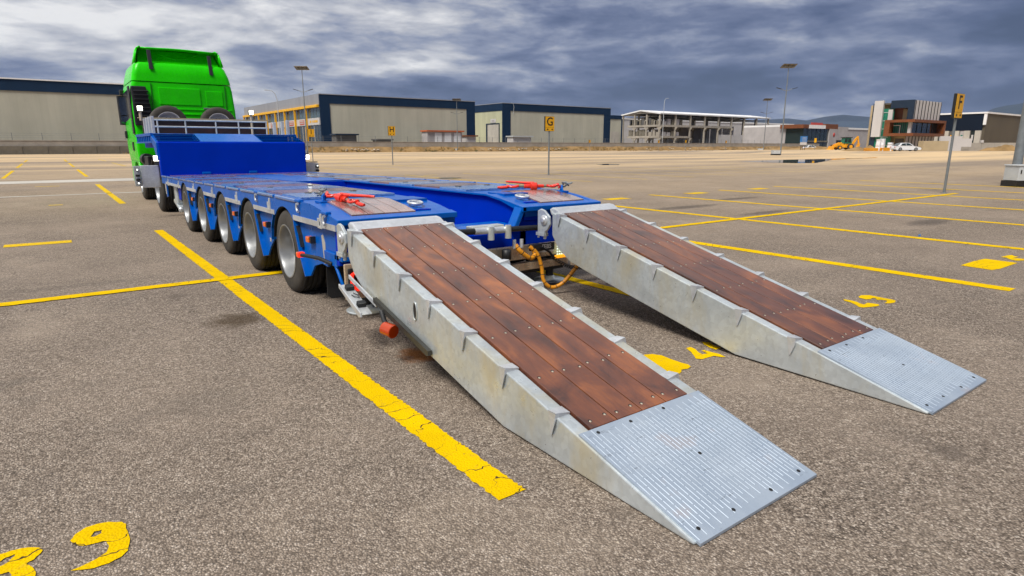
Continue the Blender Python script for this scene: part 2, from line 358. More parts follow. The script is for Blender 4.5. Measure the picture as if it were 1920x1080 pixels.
# ------------------------------------------------------------------ mesh builder
class MB:
    def __init__(s): s.v = []; s.f = []; s.sm = []
    def add(s, vs, fs, smooth=False):
        b = len(s.v); s.v += [tuple(v) for v in vs]; s.f += [tuple(b+i for i in f) for f in fs]; s.sm += [smooth]*len(fs); return s
    def box(s, x0, x1, y0, y1, z0, z1):
        if x0 > x1: x0, x1 = x1, x0
        if y0 > y1: y0, y1 = y1, y0
        if z0 > z1: z0, z1 = z1, z0
        return s.add([(x0,y0,z0),(x1,y0,z0),(x1,y1,z0),(x0,y1,z0),(x0,y0,z1),(x1,y0,z1),(x1,y1,z1),(x0,y1,z1)],
              [(0,3,2,1),(4,5,6,7),(0,1,5,4),(1,2,6,5),(2,3,7,6),(3,0,4,7)])
    def cbox(s, c, d, rz=0, rx=0, ry=0):
        M = Matrix.Translation(c) @ Matrix.Rotation(rz,4,'Z') @ Matrix.Rotation(rx,4,'X') @ Matrix.Rotation(ry,4,'Y')
        a, b, e = d[0]/2, d[1]/2, d[2]/2
        vs = [M @ Vector(p) for p in [(-a,-b,-e),(a,-b,-e),(a,b,-e),(-a,b,-e),(-a,-b,e),(a,-b,e),(a,b,e),(-a,b,e)]]
        return s.add(vs, [(0,3,2,1),(4,5,6,7),(0,1,5,4),(1,2,6,5),(2,3,7,6),(3,0,4,7)])
    def prism(s, poly, axis, a, b):
        # poly in the two other axes (axis x: (y,z); y: (x,z); z: (x,y))
        n = len(poly); area = sum(poly[i][0]*poly[(i+1)%n][1]-poly[(i+1)%n][0]*poly[i][1] for i in range(n))
        if (area < 0) != (axis == 'y'): poly = poly[::-1]
        if axis == 'x': P = lambda p, t: (t, p[0], p[1])
        elif axis == 'y': P = lambda p, t: (p[0], t, p[1])
        else: P = lambda p, t: (p[0], p[1], t)
        a, b = min(a, b), max(a, b)
        vs = [P(p, a) for p in poly] + [P(p, b) for p in poly]
        fs = [tuple(range(n))[::-1], tuple(range(n, 2*n))] + [(i, (i+1)%n, n+(i+1)%n, n+i) for i in range(n)]
        return s.add(vs, fs)
    def tube(s, pts, r, n=8, smooth=True, cap=True):
        pts = [Vector(p) for p in pts]; N = len(pts); rs = r if isinstance(r, (list, tuple)) else [r]*N
        vs = []; up = None
        for i, p in enumerate(pts):
            t = (pts[min(i+1, N-1)] - pts[max(i-1, 0)]).normalized()
            if up is None:
                up = Vector((0,0,1)) if abs(t.z) < .9 else Vector((1,0,0))
            a = t.cross(up).normalized(); bb = a.cross(t).normalized(); up = bb
            for k in range(n):
                an = 2*math.pi*k/n; vs.append(p + (a*math.cos(an) + bb*math.sin(an))*rs[i])
        fs = []
        for i in range(N-1):
            for k in range(n):
                fs.append((i*n+k, i*n+(k+1)%n, (i+1)*n+(k+1)%n, (i+1)*n+k))
        s.add(vs, fs, smooth)
        if cap:
            s.add([vs[k] for k in range(n)][::-1], [tuple(range(n))]); s.add([vs[(N-1)*n+k] for k in range(n)], [tuple(range(n))])
        return s
    def lathe(s, prof, c, axis='x', n=32, smooth=True):
        # prof: list of (along, radius); revolved about axis through c
        vs = []; N = len(prof)
        for (t, r) in prof:
            for k in range(n):
                a = 2*math.pi*k/n; q, w = r*math.cos(a), r*math.sin(a)
                vs.append((c[0]+t, c[1]+q, c[2]+w) if axis == 'x' else ((c[0]+w, c[1]+t, c[2]+q) if axis == 'y' else (c[0]+q, c[1]+w, c[2]+t)))
        fs = [(i*n+k, i*n+(k+1)%n, (i+1)*n+(k+1)%n, (i+1)*n+k) for i in range(N-1) for k in range(n)]
        return s.add(vs, fs, smooth)
    def quad(s, a, b, c, d): return s.add([a,b,c,d], [(0,1,2,3)])
    def loft(s, rings, smooth=False, cap=True):
        n = len(rings[0]); vs = [p for r in rings for p in r]
        fs = [(i*n+k, i*n+(k+1)%n, (i+1)*n+(k+1)%n, (i+1)*n+k) for i in range(len(rings)-1) for k in range(n)]
        s.add(vs, fs, smooth)
        if cap: s.add(rings[0][::-1], [tuple(range(n))]); s.add(rings[-1], [tuple(range(n))])
        return s
    def mesh(s, name, org=(0,0,0)):
        me = bpy.data.meshes.new(name); o = Vector(org)
        me.from_pydata([Vector(v)-o for v in s.v], [], s.f); me.update()
        me.polygons.foreach_set('use_smooth', s.sm); return me

def tag(o, label=None, cat=None, group=None, kind=None):
    if label: o['label'] = label
    if cat: o['category'] = cat
    if group: o['group'] = group
    if kind: o['kind'] = kind
    return o
def bevel(o, w, seg=2, ang=35):
    b = o.modifiers.new('bevel', 'BEVEL'); b.width = w; b.segments = seg; b.limit_method = 'ANGLE'; b.angle_limit = R(ang); b.harden_normals = False
    return o
ORG = {}
def obj(name, mb, material, parent=None, loc=None, bv=0, org=None):
    """one mesh object; world coordinates in mb; origin is the parent's root origin (or org / loc)"""
    if parent is not None: o0 = ORG[parent.name]
    else: o0 = Vector(org) if org is not None else Vector((0,0,0))
    me = mb.mesh(name, o0) if isinstance(mb, MB) else mb
    o = bpy.data.objects.new(name, me); COL.objects.link(o)
    if not me.materials: me.materials.append(mat(material))
    if parent is not None: o.parent = parent
    else: o.location = o0
    ORG[o.name] = o0
    if bv: bevel(o, bv)
    return o
def inst(name, me, parent, loc, rot=None, scale=None):
    """a child that shares mesh data; loc is in world coordinates"""
    o = bpy.data.objects.new(name, me); COL.objects.link(o)
    o0 = ORG[parent.name]; o.parent = parent; o.location = Vector(loc) - o0; ORG[o.name] = Vector(loc)
    if rot: o.rotation_euler = rot
    if scale: o.scale = scale
    return o
def thing(name, label, cat, loc, group=None):
    e = bpy.data.objects.new(name, None); COL.objects.link(e); e.location = loc; e.empty_display_size = .2
    ORG[e.name] = Vector(loc); return tag(e, label, cat, group)
def copy_tree(o, parent=None):
    c = o.copy(); COL.objects.link(c)
    if parent is not None: c.parent = parent
    for ch in list(o.children): copy_tree(ch, c)
    return c
def meshof(mb, name, material): 
    me = mb.mesh(name); me.materials.append(mat(material)); return me
def txt(body, size, name, material, parent, M, align='CENTER', extrude=.002, sx=1.0):
    cu = bpy.data.curves.new(name, 'FONT'); cu.body = body; cu.size = size; cu.align_x = align; cu.align_y = 'CENTER'; cu.extrude = extrude; cu.offset = size*.012
    t = bpy.data.objects.new('tmp', cu); COL.objects.link(t)
    dg = bpy.context.evaluated_depsgraph_get(); me = bpy.data.meshes.new_from_object(t.evaluated_get(dg)); bpy.data.objects.remove(t)
    me.name = name; me.materials.clear(); me.materials.append(mat(material))
    me.transform(Matrix.Diagonal((sx, 1, 1, 1))); me.transform(M)
    o = bpy.data.objects.new(name, me); COL.objects.link(o); o.parent = parent
    me.transform(Matrix.Translation(-ORG[parent.name])); ORG[o.name] = ORG[parent.name]
    return o
def Mface(c, ex, ey):
    """matrix putting text at c with its reading direction ex and up ey"""
    ex = Vector(ex).normalized(); ey = Vector(ey).normalized(); ez = ex.cross(ey)
    M = Matrix((ex, ey, ez)).transposed().to_4x4(); M.translation = c; return M

# ------------------------------------------------------------------ the setting: ground
def sstep(t, a, b):
    t = min(1, max(0, (t-a)/(b-a))); return t*t*(3-2*t)
def rise(x, y): return .5*sstep(x, 98, 122)*(1 - sstep(y, 80, 110))
g = MB(); g.quad((-16000,-16000,-.05),(16000,-16000,-.05),(16000,16000,-.05),(-16000,16000,-.05))
tag(obj('ground', g, 'far_ground'), kind='structure')
xs = [-120,-60,-20,0,10,20,40,60,80,95] + list(range(98, 124, 3)) + [130,150,180,210,260]
ys = [-30,-8,0,4,10,20,30,50,70,80,85,90,95,100,105,110,120,134.4]
g = MB(); vs = [(x, y, rise(x, y)) for y in ys for x in xs]; nx = len(xs)
g.add(vs, [(j*nx+i, j*nx+i+1, (j+1)*nx+i+1, (j+1)*nx+i) for j in range(len(ys)-1) for i in range(nx-1)], True)
lot = obj('parking_lot', g, 'asphalt'); tag(lot, 'brown grey gravelly asphalt of the parking lot', kind='structure')

def strip(name, x0, x1, y0, y1, mt, z=.004, jit=.004, step=.07):
    mb = MB(); alongy = (y1-y0) > (x1-x0); L = (y1-y0) if alongy else (x1-x0); n = max(2, min(700, int(L/step)))
    vs = []
    for i in range(n+1):
        t = i/n; j1, j2 = random.uniform(-jit, jit), random.uniform(-jit, jit)
        if alongy: y = y0+(y1-y0)*t; vs += [(x0+j1, y, z), (x1+j2, y, z)]
        else: x = x0+(x1-x0)*t; vs += [(x, y0+j1, z), (x, y1+j2, z)]
    fs = [(2*i, 2*i+1, 2*i+3, 2*i+2) if alongy else (2*i, 2*i+2, 2*i+3, 2*i+1) for i in range(n)]
    mb.add(vs, fs); return obj(name, mb, mt, lot)
LX = [-4.85, -1.72, 1.347, 4.36, 7.55, 10.73, 14.06, 17.4, 20.6, 23.8, 27.0]
for i, x in enumerate(LX):
    hw_ = .069 if i < 4 else .10
    strip('bay_line', x-hw_, x+hw_, 1.82, 11.95 if i == 2 else 12.2, 'yellow_paint', z=.004+.0004*(i % 2), jit=.0065, step=.015)
strip('bay_line', -14, 21.9, 6.965, 7.125, 'yellow_paint', z=.008, jit=.006, step=.05)
for r0, r1 in ((18.1, 27.9), (35.3, 46.2), (52.2, 63.9), (70, 81)):
    for x in LX + [30.2, 33.4, 36.6]:
        strip('bay_line', x-.075, x+.075, r0, r1, 'yellow_paint_worn' if x < 3 else 'yellow_paint_faded', step=.3)
    if r0 > 20: strip('bay_line', 9, 30, (r0+r1)/2-.07, (r0+r1)/2+.07, 'yellow_paint_faded', z=.008, step=.4)
for i, x in enumerate((-.28, 2.9, 12.25, 15.7, 19.0)):
    strip('number_patch', x-.4, x+.4, 11.15 if i < 2 else 11.6, 11.45 if i < 2 else 12.0, 'yellow_paint_worn', z=.0045, step=.05)
for x, y, w in ((-.15, 27.5, .35), (.0, 18.6, .14), (9.2, 27, .4), (15, 27, .4), (5.9, 18.5, .3)):
    strip('number_patch', x-w, x+w, y-.12, y+.12, 'yellow_paint_faded', z=.0045, step=.05)
def glyph(name, loops, sc, off, mt):
    """a flat painted figure on the asphalt; loops in picture pixels"""
    bm = bmesh.new()
    for lp in loops:
        vs = []
        n = len(lp)
        for i in range(n):
            a, b = lp[i], lp[(i+1) % n]
            for t in (0, .5):
                q = onG(off[0]+(a[0]+(b[0]-a[0])*t)*sc, off[1]+(a[1]+(b[1]-a[1])*t)*sc, .004)
                vs.append(bm.verts.new((q.x+random.uniform(-.002,.002), q.y+random.uniform(-.002,.002), .004)))
        for i in range(len(vs)): bm.edges.new((vs[i], vs[(i+1) % len(vs)]))
    bmesh.ops.triangle_fill(bm, use_beauty=True, use_dissolve=False, edges=bm.edges[:])
    bmesh.ops.recalc_face_normals(bm, faces=bm.faces[:])
    for f in bm.faces:
        if f.normal.z < 0: f.normal_flip()
    me = bpy.data.meshes.new(name); bm.to_mesh(me); bm.free()
    o = obj(name, me, mt, lot); return o
glyph('painted_numeral', [[(905,370),(960,290),(1090,200),(1250,150),(1400,125),(1560,125),(1630,150),(1615,210),(1660,290),(1670,400),(1640,490),(1560,570),(1400,660),(1200,720),(900,755),(1080,680),(1230,610),(1370,510),(1410,430),(1360,370),(1250,395),(1090,430),(930,415)],
    [(1160,320),(1220,250),(1310,230),(1300,270),(1200,320)]], .1458, (0, 960), 'yellow_paint')
glyph('painted_numeral', [[(-250,640),(0,545),(130,500),(280,465),(430,448),(520,460),(545,490),(510,540),(430,610),(330,660),(420,700),(460,760),(450,840),(400,920),(200,1000),(-100,1050),(-150,1010),(50,930),(130,870),(150,800),(120,770),(0,800),(-100,800),(-60,740),(0,700),(90,650),(200,560),(185,545),(60,590),(0,635),(-200,720)]], .1458, (0, 960), 'yellow_paint')
glyph('painted_numeral', [[(250,370),(400,390),(560,430),(640,470),(720,490),(800,450),(1050,485),(1070,515),(1000,530),(840,545),(700,560),(600,545),(540,500),(420,445),(280,405)]], .0833, (1560, 530), 'yellow_paint')
glyph('painted_numeral', [[(600,310),(650,280),(850,280),(1000,310),(1200,350),(1400,385),(1440,415),(1400,450),(1300,465),(1180,460),(1240,430),(1220,400),(1110,385),(1020,385),(940,340),(860,370),(760,375),(620,340)]], .0833, (1560, 530), 'yellow_paint')
glyph('painted_numeral', [[(930,285),(1000,265),(1080,300),(1130,350),(1190,385),(1280,370),(1180,325),(1230,315),(1350,350),(1480,380),(1580,430),(1500,430),(1380,410),(1280,440),(1190,465),(1090,455),(1060,410),(1000,340)]], .1146, (1180, 620), 'yellow_paint')
glyph('painted_numeral', [[(1180,180),(1300,190),(1380,240),(1500,275),(1420,310),(1320,280),(1230,225)]], .1146, (1180, 620), 'yellow_paint')
glyph('number_patch', [[(120,500),(200,420),(250,390),(380,380),(520,400),(700,470),(850,520),(960,550),(1005,590),(960,620),(850,640),(860,670),(820,700),(700,710),(560,720),(400,740)]], .1146, (1180, 620), 'yellow_paint')
glyph('number_patch', [[(490,450),(820,345),(1050,300),(1400,345),(1780,395),(1370,530),(1200,555),(760,490)]], .0833, (1760, 460), 'yellow_paint')
glyph('painted_numeral', [[(1400,260),(1550,225),(1650,215),(1700,240),(1800,260),(1650,285),(1780,290),(1980,310),(1980,335),(1750,345),(1620,320),(1520,280)]], .0833, (1760, 460), 'yellow_paint')
tag(strip('drainage_gutter', -90, 3.2, 30.1, 32.3, 'concrete_pale', z=.004, jit=.05, step=1.5), 'pale concrete gutter strip across the lot')
strip('concrete_joint', -90, 3.0, 22.25, 22.5, 'concrete_pale', z=.004, jit=.03, step=.8)
def puddle(pts):
    mb = MB(); mb.add([onG(x, y, .010) for x, y in pts], [tuple(range(len(pts)))[::-1]])
    o = obj('puddle', mb, 'water'); tag(o, kind='structure')
    if o.data.polygons[0].normal.z < 0: o.data.flip_normals()
puddle([(1385,303.4),(1430,301),(1480,299.4),(1540,298.2),(1620,296.2),(1642,295),(1646,295.8),(1600,297.6),(1560,299.4),(1546,302.5),(1530,305.4),(1490,305.8),(1440,304.6)])
puddle([(1118,308.2),(1140,307.2),(1162,307.8),(1160,309.2),(1130,309.4)])
puddle([(820,333.5),(842,332.3),(866,333),(850,335),(828,335)])
# small litter and pebbles
def pebble(mb, c, r):
    vs = []; fs = []
    for k in range(5): a = k*1.257; vs.append((c[0]+r*math.cos(a)*random.uniform(.7,1.2), c[1]+r*math.sin(a)*random.uniform(.7,1.2), c[2]+r*.1))
    vs += [(c[0], c[1], c[2]+r*.7), (c[0], c[1], c[2])]
    mb.add(vs, [(k, (k+1) % 5, 5) for k in range(5)] + [((k+1) % 5, k, 6) for k in range(5)])
mb = MB()
for k in range(900):
    a = random.random(); d = 1.6 + 14*a*a; an = YAW + random.uniform(-.75, .75)
    pebble(mb, (math.sin(an)*d, math.cos(an)*d, 0), random.uniform(.0025, .006))
tag(obj('loose_gravel', mb, 'stone'), 'loose pale gravel grains scattered on the asphalt', 'gravel', kind='stuff')
t = MB(); t.cbox((11.0, 3.95, .012), (.05, .03, .024), .4)
tag(obj('bottle_cap', t, 'blue_sign'), 'tiny blue scrap of litter lying on the empty bay', 'litter')

# ------------------------------------------------------------------ the lowbed trailer
XL, XR, XC = 1.74, 4.57, 3.155
def zd(y):
    if y < 4.94: return .836 + (y-4.66)*(.884-.836)/.28
    if y < 5.25: return .884 + (y-4.94)*(.921-.884)/.31
    if y < 6.5: return .921 + (y-5.25)*.004/1.25
    return .925 - .0125*(y-6.5)
def zs(y): return .741 - .0057*(y-5.3)          # bottom of the side strip
T = thing('lowbed_trailer', 'long blue five-axle lowbed trailer with two galvanised loading ramps folded down', 'trailer', (XC, 9, 0))
WY = [6.03 + 1.365*k for k in range(5)]; WR = .405

# side fascia with wheel arches
def fascia(xa, xb):
    top = [(4.66, zd(4.66)), (4.94, zd(4.94)), (5.25, zd(5.25)), (6.5, zd(6.5)), (9, zd(9)), (13.9, zd(13.9))]
    bot = [(13.9, zs(13.9))]
    for k in reversed(range(5)):
        cy, cz, r = WY[k], .408-.006*k, .432
        z0 = zs(cy); h = math.sqrt(max(.01, r*r-(z0-cz)**2)); a0 = math.atan2(z0-cz, h)
        for i in range(9):
            a = a0 + (math.pi-2*a0)*i/8
            bot.append((cy + r*math.cos(a), cz + r*math.sin(a)))
    bot.append((4.66, zs(4.66)))
    mb = MB(); poly = top + bot
    # triangulated robustly: column strips between sample positions
    ysamp = sorted(set([round(p[0], 4) for p in poly]))
    def botz(y):
        for k in range(5):
            cy, cz, r = WY[k], .408-.006*k, .432
            if abs(y-cy) < r:
                z = cz + math.sqrt(r*r-(y-cy)**2)
                if z > zs(y): return z
        return zs(y)
    for a, b in zip(ysamp[:-1], ysamp[1:]):
        mb.add([(xa,a,botz(a)),(xa,b,botz(b)),(xa,b,zd(b)),(xa,a,zd(a)),(xb,a,botz(a)),(xb,b,botz(b)),(xb,b,zd(b)),(xb,a,zd(a))],
               [(0,1,2,3) if xa > xb else (3,2,1,0), (4,5,6,7) if xa < xb else (7,6,5,4), (0,4,5,1) if xa < xb else (1,5,4,0), (3,2,6,7) if xa < xb else (7,6,2,3)])
    return mb
for xa, xb in ((XL, XL+.05), (XR, XR-.05)):
    f = obj('side_beam', fascia(xa, xb), 'blue_paint', T)
# bright lip along the deck edge
for xa, xb in ((XL-.012, XL+.03), (XR+.012, XR-.03)):
    mb = MB(); ys_ = [5.62+.69*i for i in range(12)] 
    for i, a in enumerate(ys_):
        b = a+.62
        mb.add([(xa,a,zd(a)-.018),(xb,a,zd(a)-.018),(xb,a,zd(a)+.012),(xa,a,zd(a)+.012),(xa,b,zd(b)-.018),(xb,b,zd(b)-.018),(xb,b,zd(b)+.012),(xa,b,zd(b)+.012)],
               [(0,1,2,3),(7,6,5,4),(0,3,7,4),(1,5,6,2),(3,2,6,7),(0,4,5,1)])
    obj('edge_rail', mb, 'blue_gloss', T, bv=.008)
# reflective strip between the arches
def strip_pieces(xa, xb):
    seg = [(4.672, WY[0]-.30)] + [(WY[k]+.29, WY[k+1]-.29) for k in range(4)] + [(WY[4]+.29, 13.4)]
    for a, b in seg:
        mb = MB(); z = zs
        mb.add([(xa,a,z(a)),(xb,a,z(a)),(xb,a,z(a)+.047),(xa,a,z(a)+.047),(xa,b,z(b)),(xb,b,z(b)),(xb,b,z(b)+.047),(xa,b,z(b)+.047)],
               [(0,1,2,3),(7,6,5,4),(0,3,7,4),(1,5,6,2),(3,2,6,7),(0,4,5,1)])
        obj('side_strip', mb, 'galvanised_clean', T)
strip_pieces(XL-.006, XL+.01); strip_pieces(XR+.006, XR-.01)

# deck structure: under-deck slabs and raised tracks
def slab(x0, x1, y0, y1, dz0, dz1, mt, name='deck_plate', n=1):
    mb = MB(); ys_ = [y0+(y1-y0)*i/n for i in range(n+1)]
    for a, b in zip(ys_[:-1], ys_[1:]):
        mb.add([(x0,a,zd(a)+dz0),(x1,a,zd(a)+dz0),(x1,a,zd(a)+dz1),(x0,a,zd(a)+dz1),(x0,b,zd(b)+dz0),(x1,b,zd(b)+dz0),(x1,b,zd(b)+dz1),(x0,b,zd(b)+dz1)],
               [(0,1,2,3),(7,6,5,4),(0,3,7,4),(1,5,6,2),(3,2,6,7),(0,4,5,1)])
    return obj(name, mb, mt, T)
XI0, XI1 = 2.84, 3.60          # the open well between the two tracks
for x0, x1 in ((XL+.05, XI0), (XI1, XR-.05)):
    slab(x0, x1, 5.25, 6.5, -.10, -.012, 'blue_paint'); slab(x0, x1, 6.5, 9.12, -.10, -.012, 'blue_paint')
slab(XL+.05, XR-.05, 9.12, 13.9, -.10, -.012, 'blue_paint')
# beaver tail (sloping rear end), each track
def tail(x0, x1):
    mb = MB()
    for a, b in ((4.66, 4.94), (4.94, 5.25)):
        mb.add([(x0,a,zd(a)-.10),(x1,a,zd(a)-.10),(x1,a,zd(a)-.004),(x0,a,zd(a)-.004),(x0,b,zd(b)-.10),(x1,b,zd(b)-.10),(x1,b,zd(b)-.004),(x0,b,zd(b)-.004)],
               [(0,1,2,3),(7,6,5,4),(0,3,7,4),(1,5,6,2),(3,2,6,7),(0,4,5,1)])
    obj('tail_plate', mb, 'blue_paint', T)
tail(XL+.05, XI0-.02); tail(XI1, XR-.05)
for x0, x1 in ((XL, XI0-.02), (XI1-.05, XR)):
    mb = MB(); mb.prism([(4.62,.836),(4.62,.79),(4.72,.79),(4.72,.852)], 'x', x0-.003, x1+.003); obj('rear_beam', mb, 'blue_paint', T, bv=.006)
    mb = MB(); mb.box(x0+.02, x1-.02, 4.70, 4.76, .46, .79); obj('rear_panel', mb, 'blue_shaded_paint', T, bv=.005)
mb = MB(); mb.box(3.60, 3.86, 4.675, 4.70, .70, .775); obj('rear_panel_plate', mb, 'blue_shaded_paint', T, bv=.004)

# deck boards: wood between the axles, blue tread plates over the wheels
SEC = [(6.40, 7.02), (7.76, 8.39), (9.14, 9.76), (10.50, 11.12), (11.86, 12.50), (12.86, 13.72)]
def board_mesh(w, y0, y1, th=.024):
    mb = MB(); mb.add([(-w/2,0,-th),(w/2,0,-th),(w/2,0,0),(-w/2,0,0),(-w/2,y1-y0,zd(y1)-zd(y0)-th),(w/2,y1-y0,zd(y1)-zd(y0)-th),(w/2,y1-y0,zd(y1)-zd(y0)),(-w/2,y1-y0,zd(y1)-zd(y0))],
        [(0,1,2,3),(7,6,5,4),(0,3,7,4),(1,5,6,2),(3,2,6,7),(0,4,5,1)])
    return meshof(mb, 'deck_board', 'deck_wood')
for y0, y1 in SEC:
    full = y0 > 9.1; lanes = [(1.86, 2.78), (3.66, 4.46)] + ([(2.86, 3.58)] if full and y0 > 12 else [])
    for x0, x1 in lanes:
        n = 6; w = (x1-x0)/n; me = board_mesh(w-.006, y0, y1)
        for i in range(n): inst('deck_board', me, T, (x0+w*(i+.5), y0, zd(y0)+.008))
prev = 5.78
for i, (y0, y1) in enumerate(SEC + [(13.86, 0)]):
    a, b = (prev, y0-.04)
    if b-a > .1:
        for x0, x1 in ((1.84, 2.79), (3.65, 4.47)):
            slab(x0, x1, a, b, -.01, .010, 'blue_deck_tread', 'tread_plate')
            for k in range(2):
                xx = x0 + (x1-x0)*(.25+.5*k)
                mb = MB(); mb.lathe([(zd(b)+.009, .04), (zd(b)+.016, .036), (zd(b)+.016, .0)], (xx, b-.08, 0), 'z', 10); obj('lashing_socket', mb, 'black_plastic', T)
    prev = y1+.04
slab(2.86, 3.58, 9.16, 12.8, -.01, .006, 'blue_paint', 'centre_plate')
# rear wood panels with tie-down slots
def rear_panel(x0, n, w, ya, yb):
    th = .02
    for i in range(n):
        mb = MB(); xa, xb = x0+w*i+.003, x0+w*(i+1)-.003; yy = [ya, 4.94, 5.25, yb] if yb > 5.25 else [ya, 4.94, yb]
        for a, b in zip(yy[:-1], yy[1:]):
            mb.add([(xa,a,zd(a)-th),(xb,a,zd(a)-th),(xb,a,zd(a)+.010),(xa,a,zd(a)+.010),(xa,b,zd(b)-th),(xb,b,zd(b)-th),(xb,b,zd(b)+.010),(xa,b,zd(b)+.010)],
                   [(0,1,2,3),(7,6,5,4),(0,3,7,4),(1,5,6,2),(3,2,6,7),(0,4,5,1)])
        obj('rear_board', mb, 'deck_wood', T)
rear_panel(1.90, 4, .145, 4.74, 5.42); rear_panel(3.86, 4, .145, 4.74, 5.42)
for xs_ in (2.50, 3.70):
    mb = MB(); mb.box(xs_, xs_+.15, 4.78, 5.08, zd(4.78)-.008, zd(4.78)+.006); obj('tie_down_recess', mb, 'blue_shaded_paint', T)
    mb = MB(); cx, cy, cz = xs_+.075, 4.93, zd(4.93)+.028
    mb.tube([(cx+.06*math.cos(a*math.pi/8), cy+.07*math.sin(a*math.pi/8), cz+.008*math.sin(a*math.pi/8)) for a in range(17)], .012, 8)
    mb.box(cx-.03, cx+.03, cy-.012, cy+.012, cz-.02, cz+.018); obj('tie_down_ring', mb, 'galvanised_clean', T)
    mb = MB(); mb.box(xs_-.01, xs_+.30, 5.12, 5.42, zd(5.2)-.03, zd(5.25)+.004); obj('tail_cover', mb, 'blue_paint', T)
# inner walls of the well, floor web and rear brackets
for xa, xb in ((XI0-.02, XI0+.012), (XI1-.012, XI1+.02)):
    mb = MB(); mb.prism([(4.80,.84),(4.98,.875),(5.25,.905),(6.5,.912),(9.12,zd(9.12)-.012),(9.12,.50),(5.2,.50),(4.92,.60),(4.80,.62)], 'x', xa, xb); obj('well_wall', mb, 'blue_shaded_paint', T)
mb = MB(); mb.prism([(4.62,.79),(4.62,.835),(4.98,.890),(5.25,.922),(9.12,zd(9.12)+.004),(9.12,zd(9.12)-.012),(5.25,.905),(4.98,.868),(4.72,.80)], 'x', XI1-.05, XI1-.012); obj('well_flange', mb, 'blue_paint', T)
mb = MB(); mb.box(XI0+.012, XI1-.012, 9.08, 9.12, .5, zd(9.12)-.012); obj('well_end', mb, 'blue_shaded_paint', T)
mb = MB(); mb.box(XI0+.012, XI1-.012, 4.86, 9.08, .50, .53); obj('well_floor', mb, 'blue_shaded_paint', T)
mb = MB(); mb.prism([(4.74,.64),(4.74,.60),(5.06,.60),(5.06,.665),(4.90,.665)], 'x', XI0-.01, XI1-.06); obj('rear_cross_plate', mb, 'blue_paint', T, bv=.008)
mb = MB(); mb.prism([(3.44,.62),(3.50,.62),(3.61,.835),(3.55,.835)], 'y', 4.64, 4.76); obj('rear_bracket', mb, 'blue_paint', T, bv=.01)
mb = MB(); mb.box(XI0-.05, XI1+.05, 4.70, 4.86, .45, .60); obj('rear_cross_beam', mb, 'blue_shaded_paint', T, bv=.006)
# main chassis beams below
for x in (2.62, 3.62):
    mb = MB(); mb.box(x, x+.10, 5.0, 13.9, .44, .80); obj('chassis_beam', mb, 'blue_shaded_paint', T)
for k in range(5):
    mb = MB(); mb.tube([(2.3, WY[k], WR), (4.0, WY[k], WR)], .06, 10); obj('axle', mb, 'black_plastic', T)

# fenders between the wheels with flanges, amber markers and codes
def fenders(side):
    x0, x1 = (XL+.045, XL+.062) if side < 0 else (XR-.045, XR-.062); xo = XL-.006 if side < 0 else XR+.006
    amb = None
    for k in range(5):
        y = WY[k]; last = k == 0
        if last: poly = [(y-.30,.745),(y-.335,.62),(y-.42,.42),(y-.53,.245),(y-.66,.36),(y-.86,.41),(y-1.0,.40),(y-1.05,.545),(y-1.355,.55),(y-1.355,.745)]
        else: poly = [(y-.30,.745),(y-.335,.62),(y-.42,.42),(y-.53,.245),(y-.66,.36),(y-.83,.47),(y-.90,.47),(y-.92,.60),(y-1.03,.745)]
        poly = [(a, b-.004*k) for a, b in poly]
        mb = MB(); mb.prism(poly, 'x', x0, x1); fo = obj('fender', mb, 'blue_paint', T)
        def flange(pts, nm='flange'):
            q = MB()
            for (a, b), (c, d) in zip(pts[:-1], pts[1:]):
                nrm = Vector((-(d-b), c-a)).normalized()*.008
                q.add([(xo,a+nrm.x,b+nrm.y),(x1,a+nrm.x,b+nrm.y),(x1,a-nrm.x,b-nrm.y),(xo,a-nrm.x,b-nrm.y),(xo,c+nrm.x,d+nrm.y),(x1,c+nrm.x,d+nrm.y),(x1,c-nrm.x,d-nrm.y),(xo,c-nrm.x,d-nrm.y)],
                      [(0,1,2,3),(7,6,5,4),(0,4,5,1),(2,6,7,3),(0,3,7,4),(1,5,6,2)])
            obj(nm, q, 'blue_paint', fo)
        flange(poly[:4])
        if not last: flange(poly[6:9])
        ym = y-.66; zm = .60-.004*k
        mb = MB(); mb.box(xo-.004 if side < 0 else xo+.004, x0, ym-.038, ym+.038, zm-.026, zm+.026); obj('amber_marker', mb, 'amber_lens', fo, bv=.008)
        mb = MB(); mb.box(xo+.006 if side < 0 else xo-.006, x0, ym-.075, ym-.045, zm-.03, zm+.03); obj('marker_bracket', mb, 'black_plastic', fo)
        if k < 3 and side < 0:
            txt('281', .055, 'painted_code', 'white_panel', fo, Mface((x0-.003, ym-.03, zm-.165), (0,-1,0), (0,0,1)), extrude=.001, sx=.8)
fenders(-1); fenders(1)
# stake pockets on the side beam
for xa, xb in ((XL-.012, XL+.02), (XR+.012, XR-.02)):
    for y in [5.02] + [WY[k]+dy for k in range(5) for dy in (.46,)] + [13.1]:
        mb = MB(); z = zd(y)
        mb.box(xa, xb, y-.055, y-.022, z-.16, z-.035); mb.box(xa, xb, y+.010, y+.042, z-.16, z-.075); mb.box(xa, xb, y-.022, y+.010, z-.16, z-.138); mb.box(xa+.006 if xa < xb else xa-.006, xb, y-.022, y+.010, z-.138, z-.05)
        obj('stake_pocket', mb, 'galvanised_clean', T, bv=.003)
for y in (4.86, 5.52, 6.9):
    mb = MB(); z = zd(y)-.055
    mb.tube([(XL-.02+.0*a, y+.03*math.cos(a), z+.035*math.sin(a)) for a in [i*math.pi/6-math.pi/2 for i in range(7)]], .012, 8); obj('lashing_hook', mb, 'galvanised_clean', T)
    mb = MB(); mb.box(XL-.016, XL+.03, y-.03, y+.10, zd(y)-.012, zd(y)+.016); obj('hook_hood', mb, 'blue_paint', T, bv=.008)

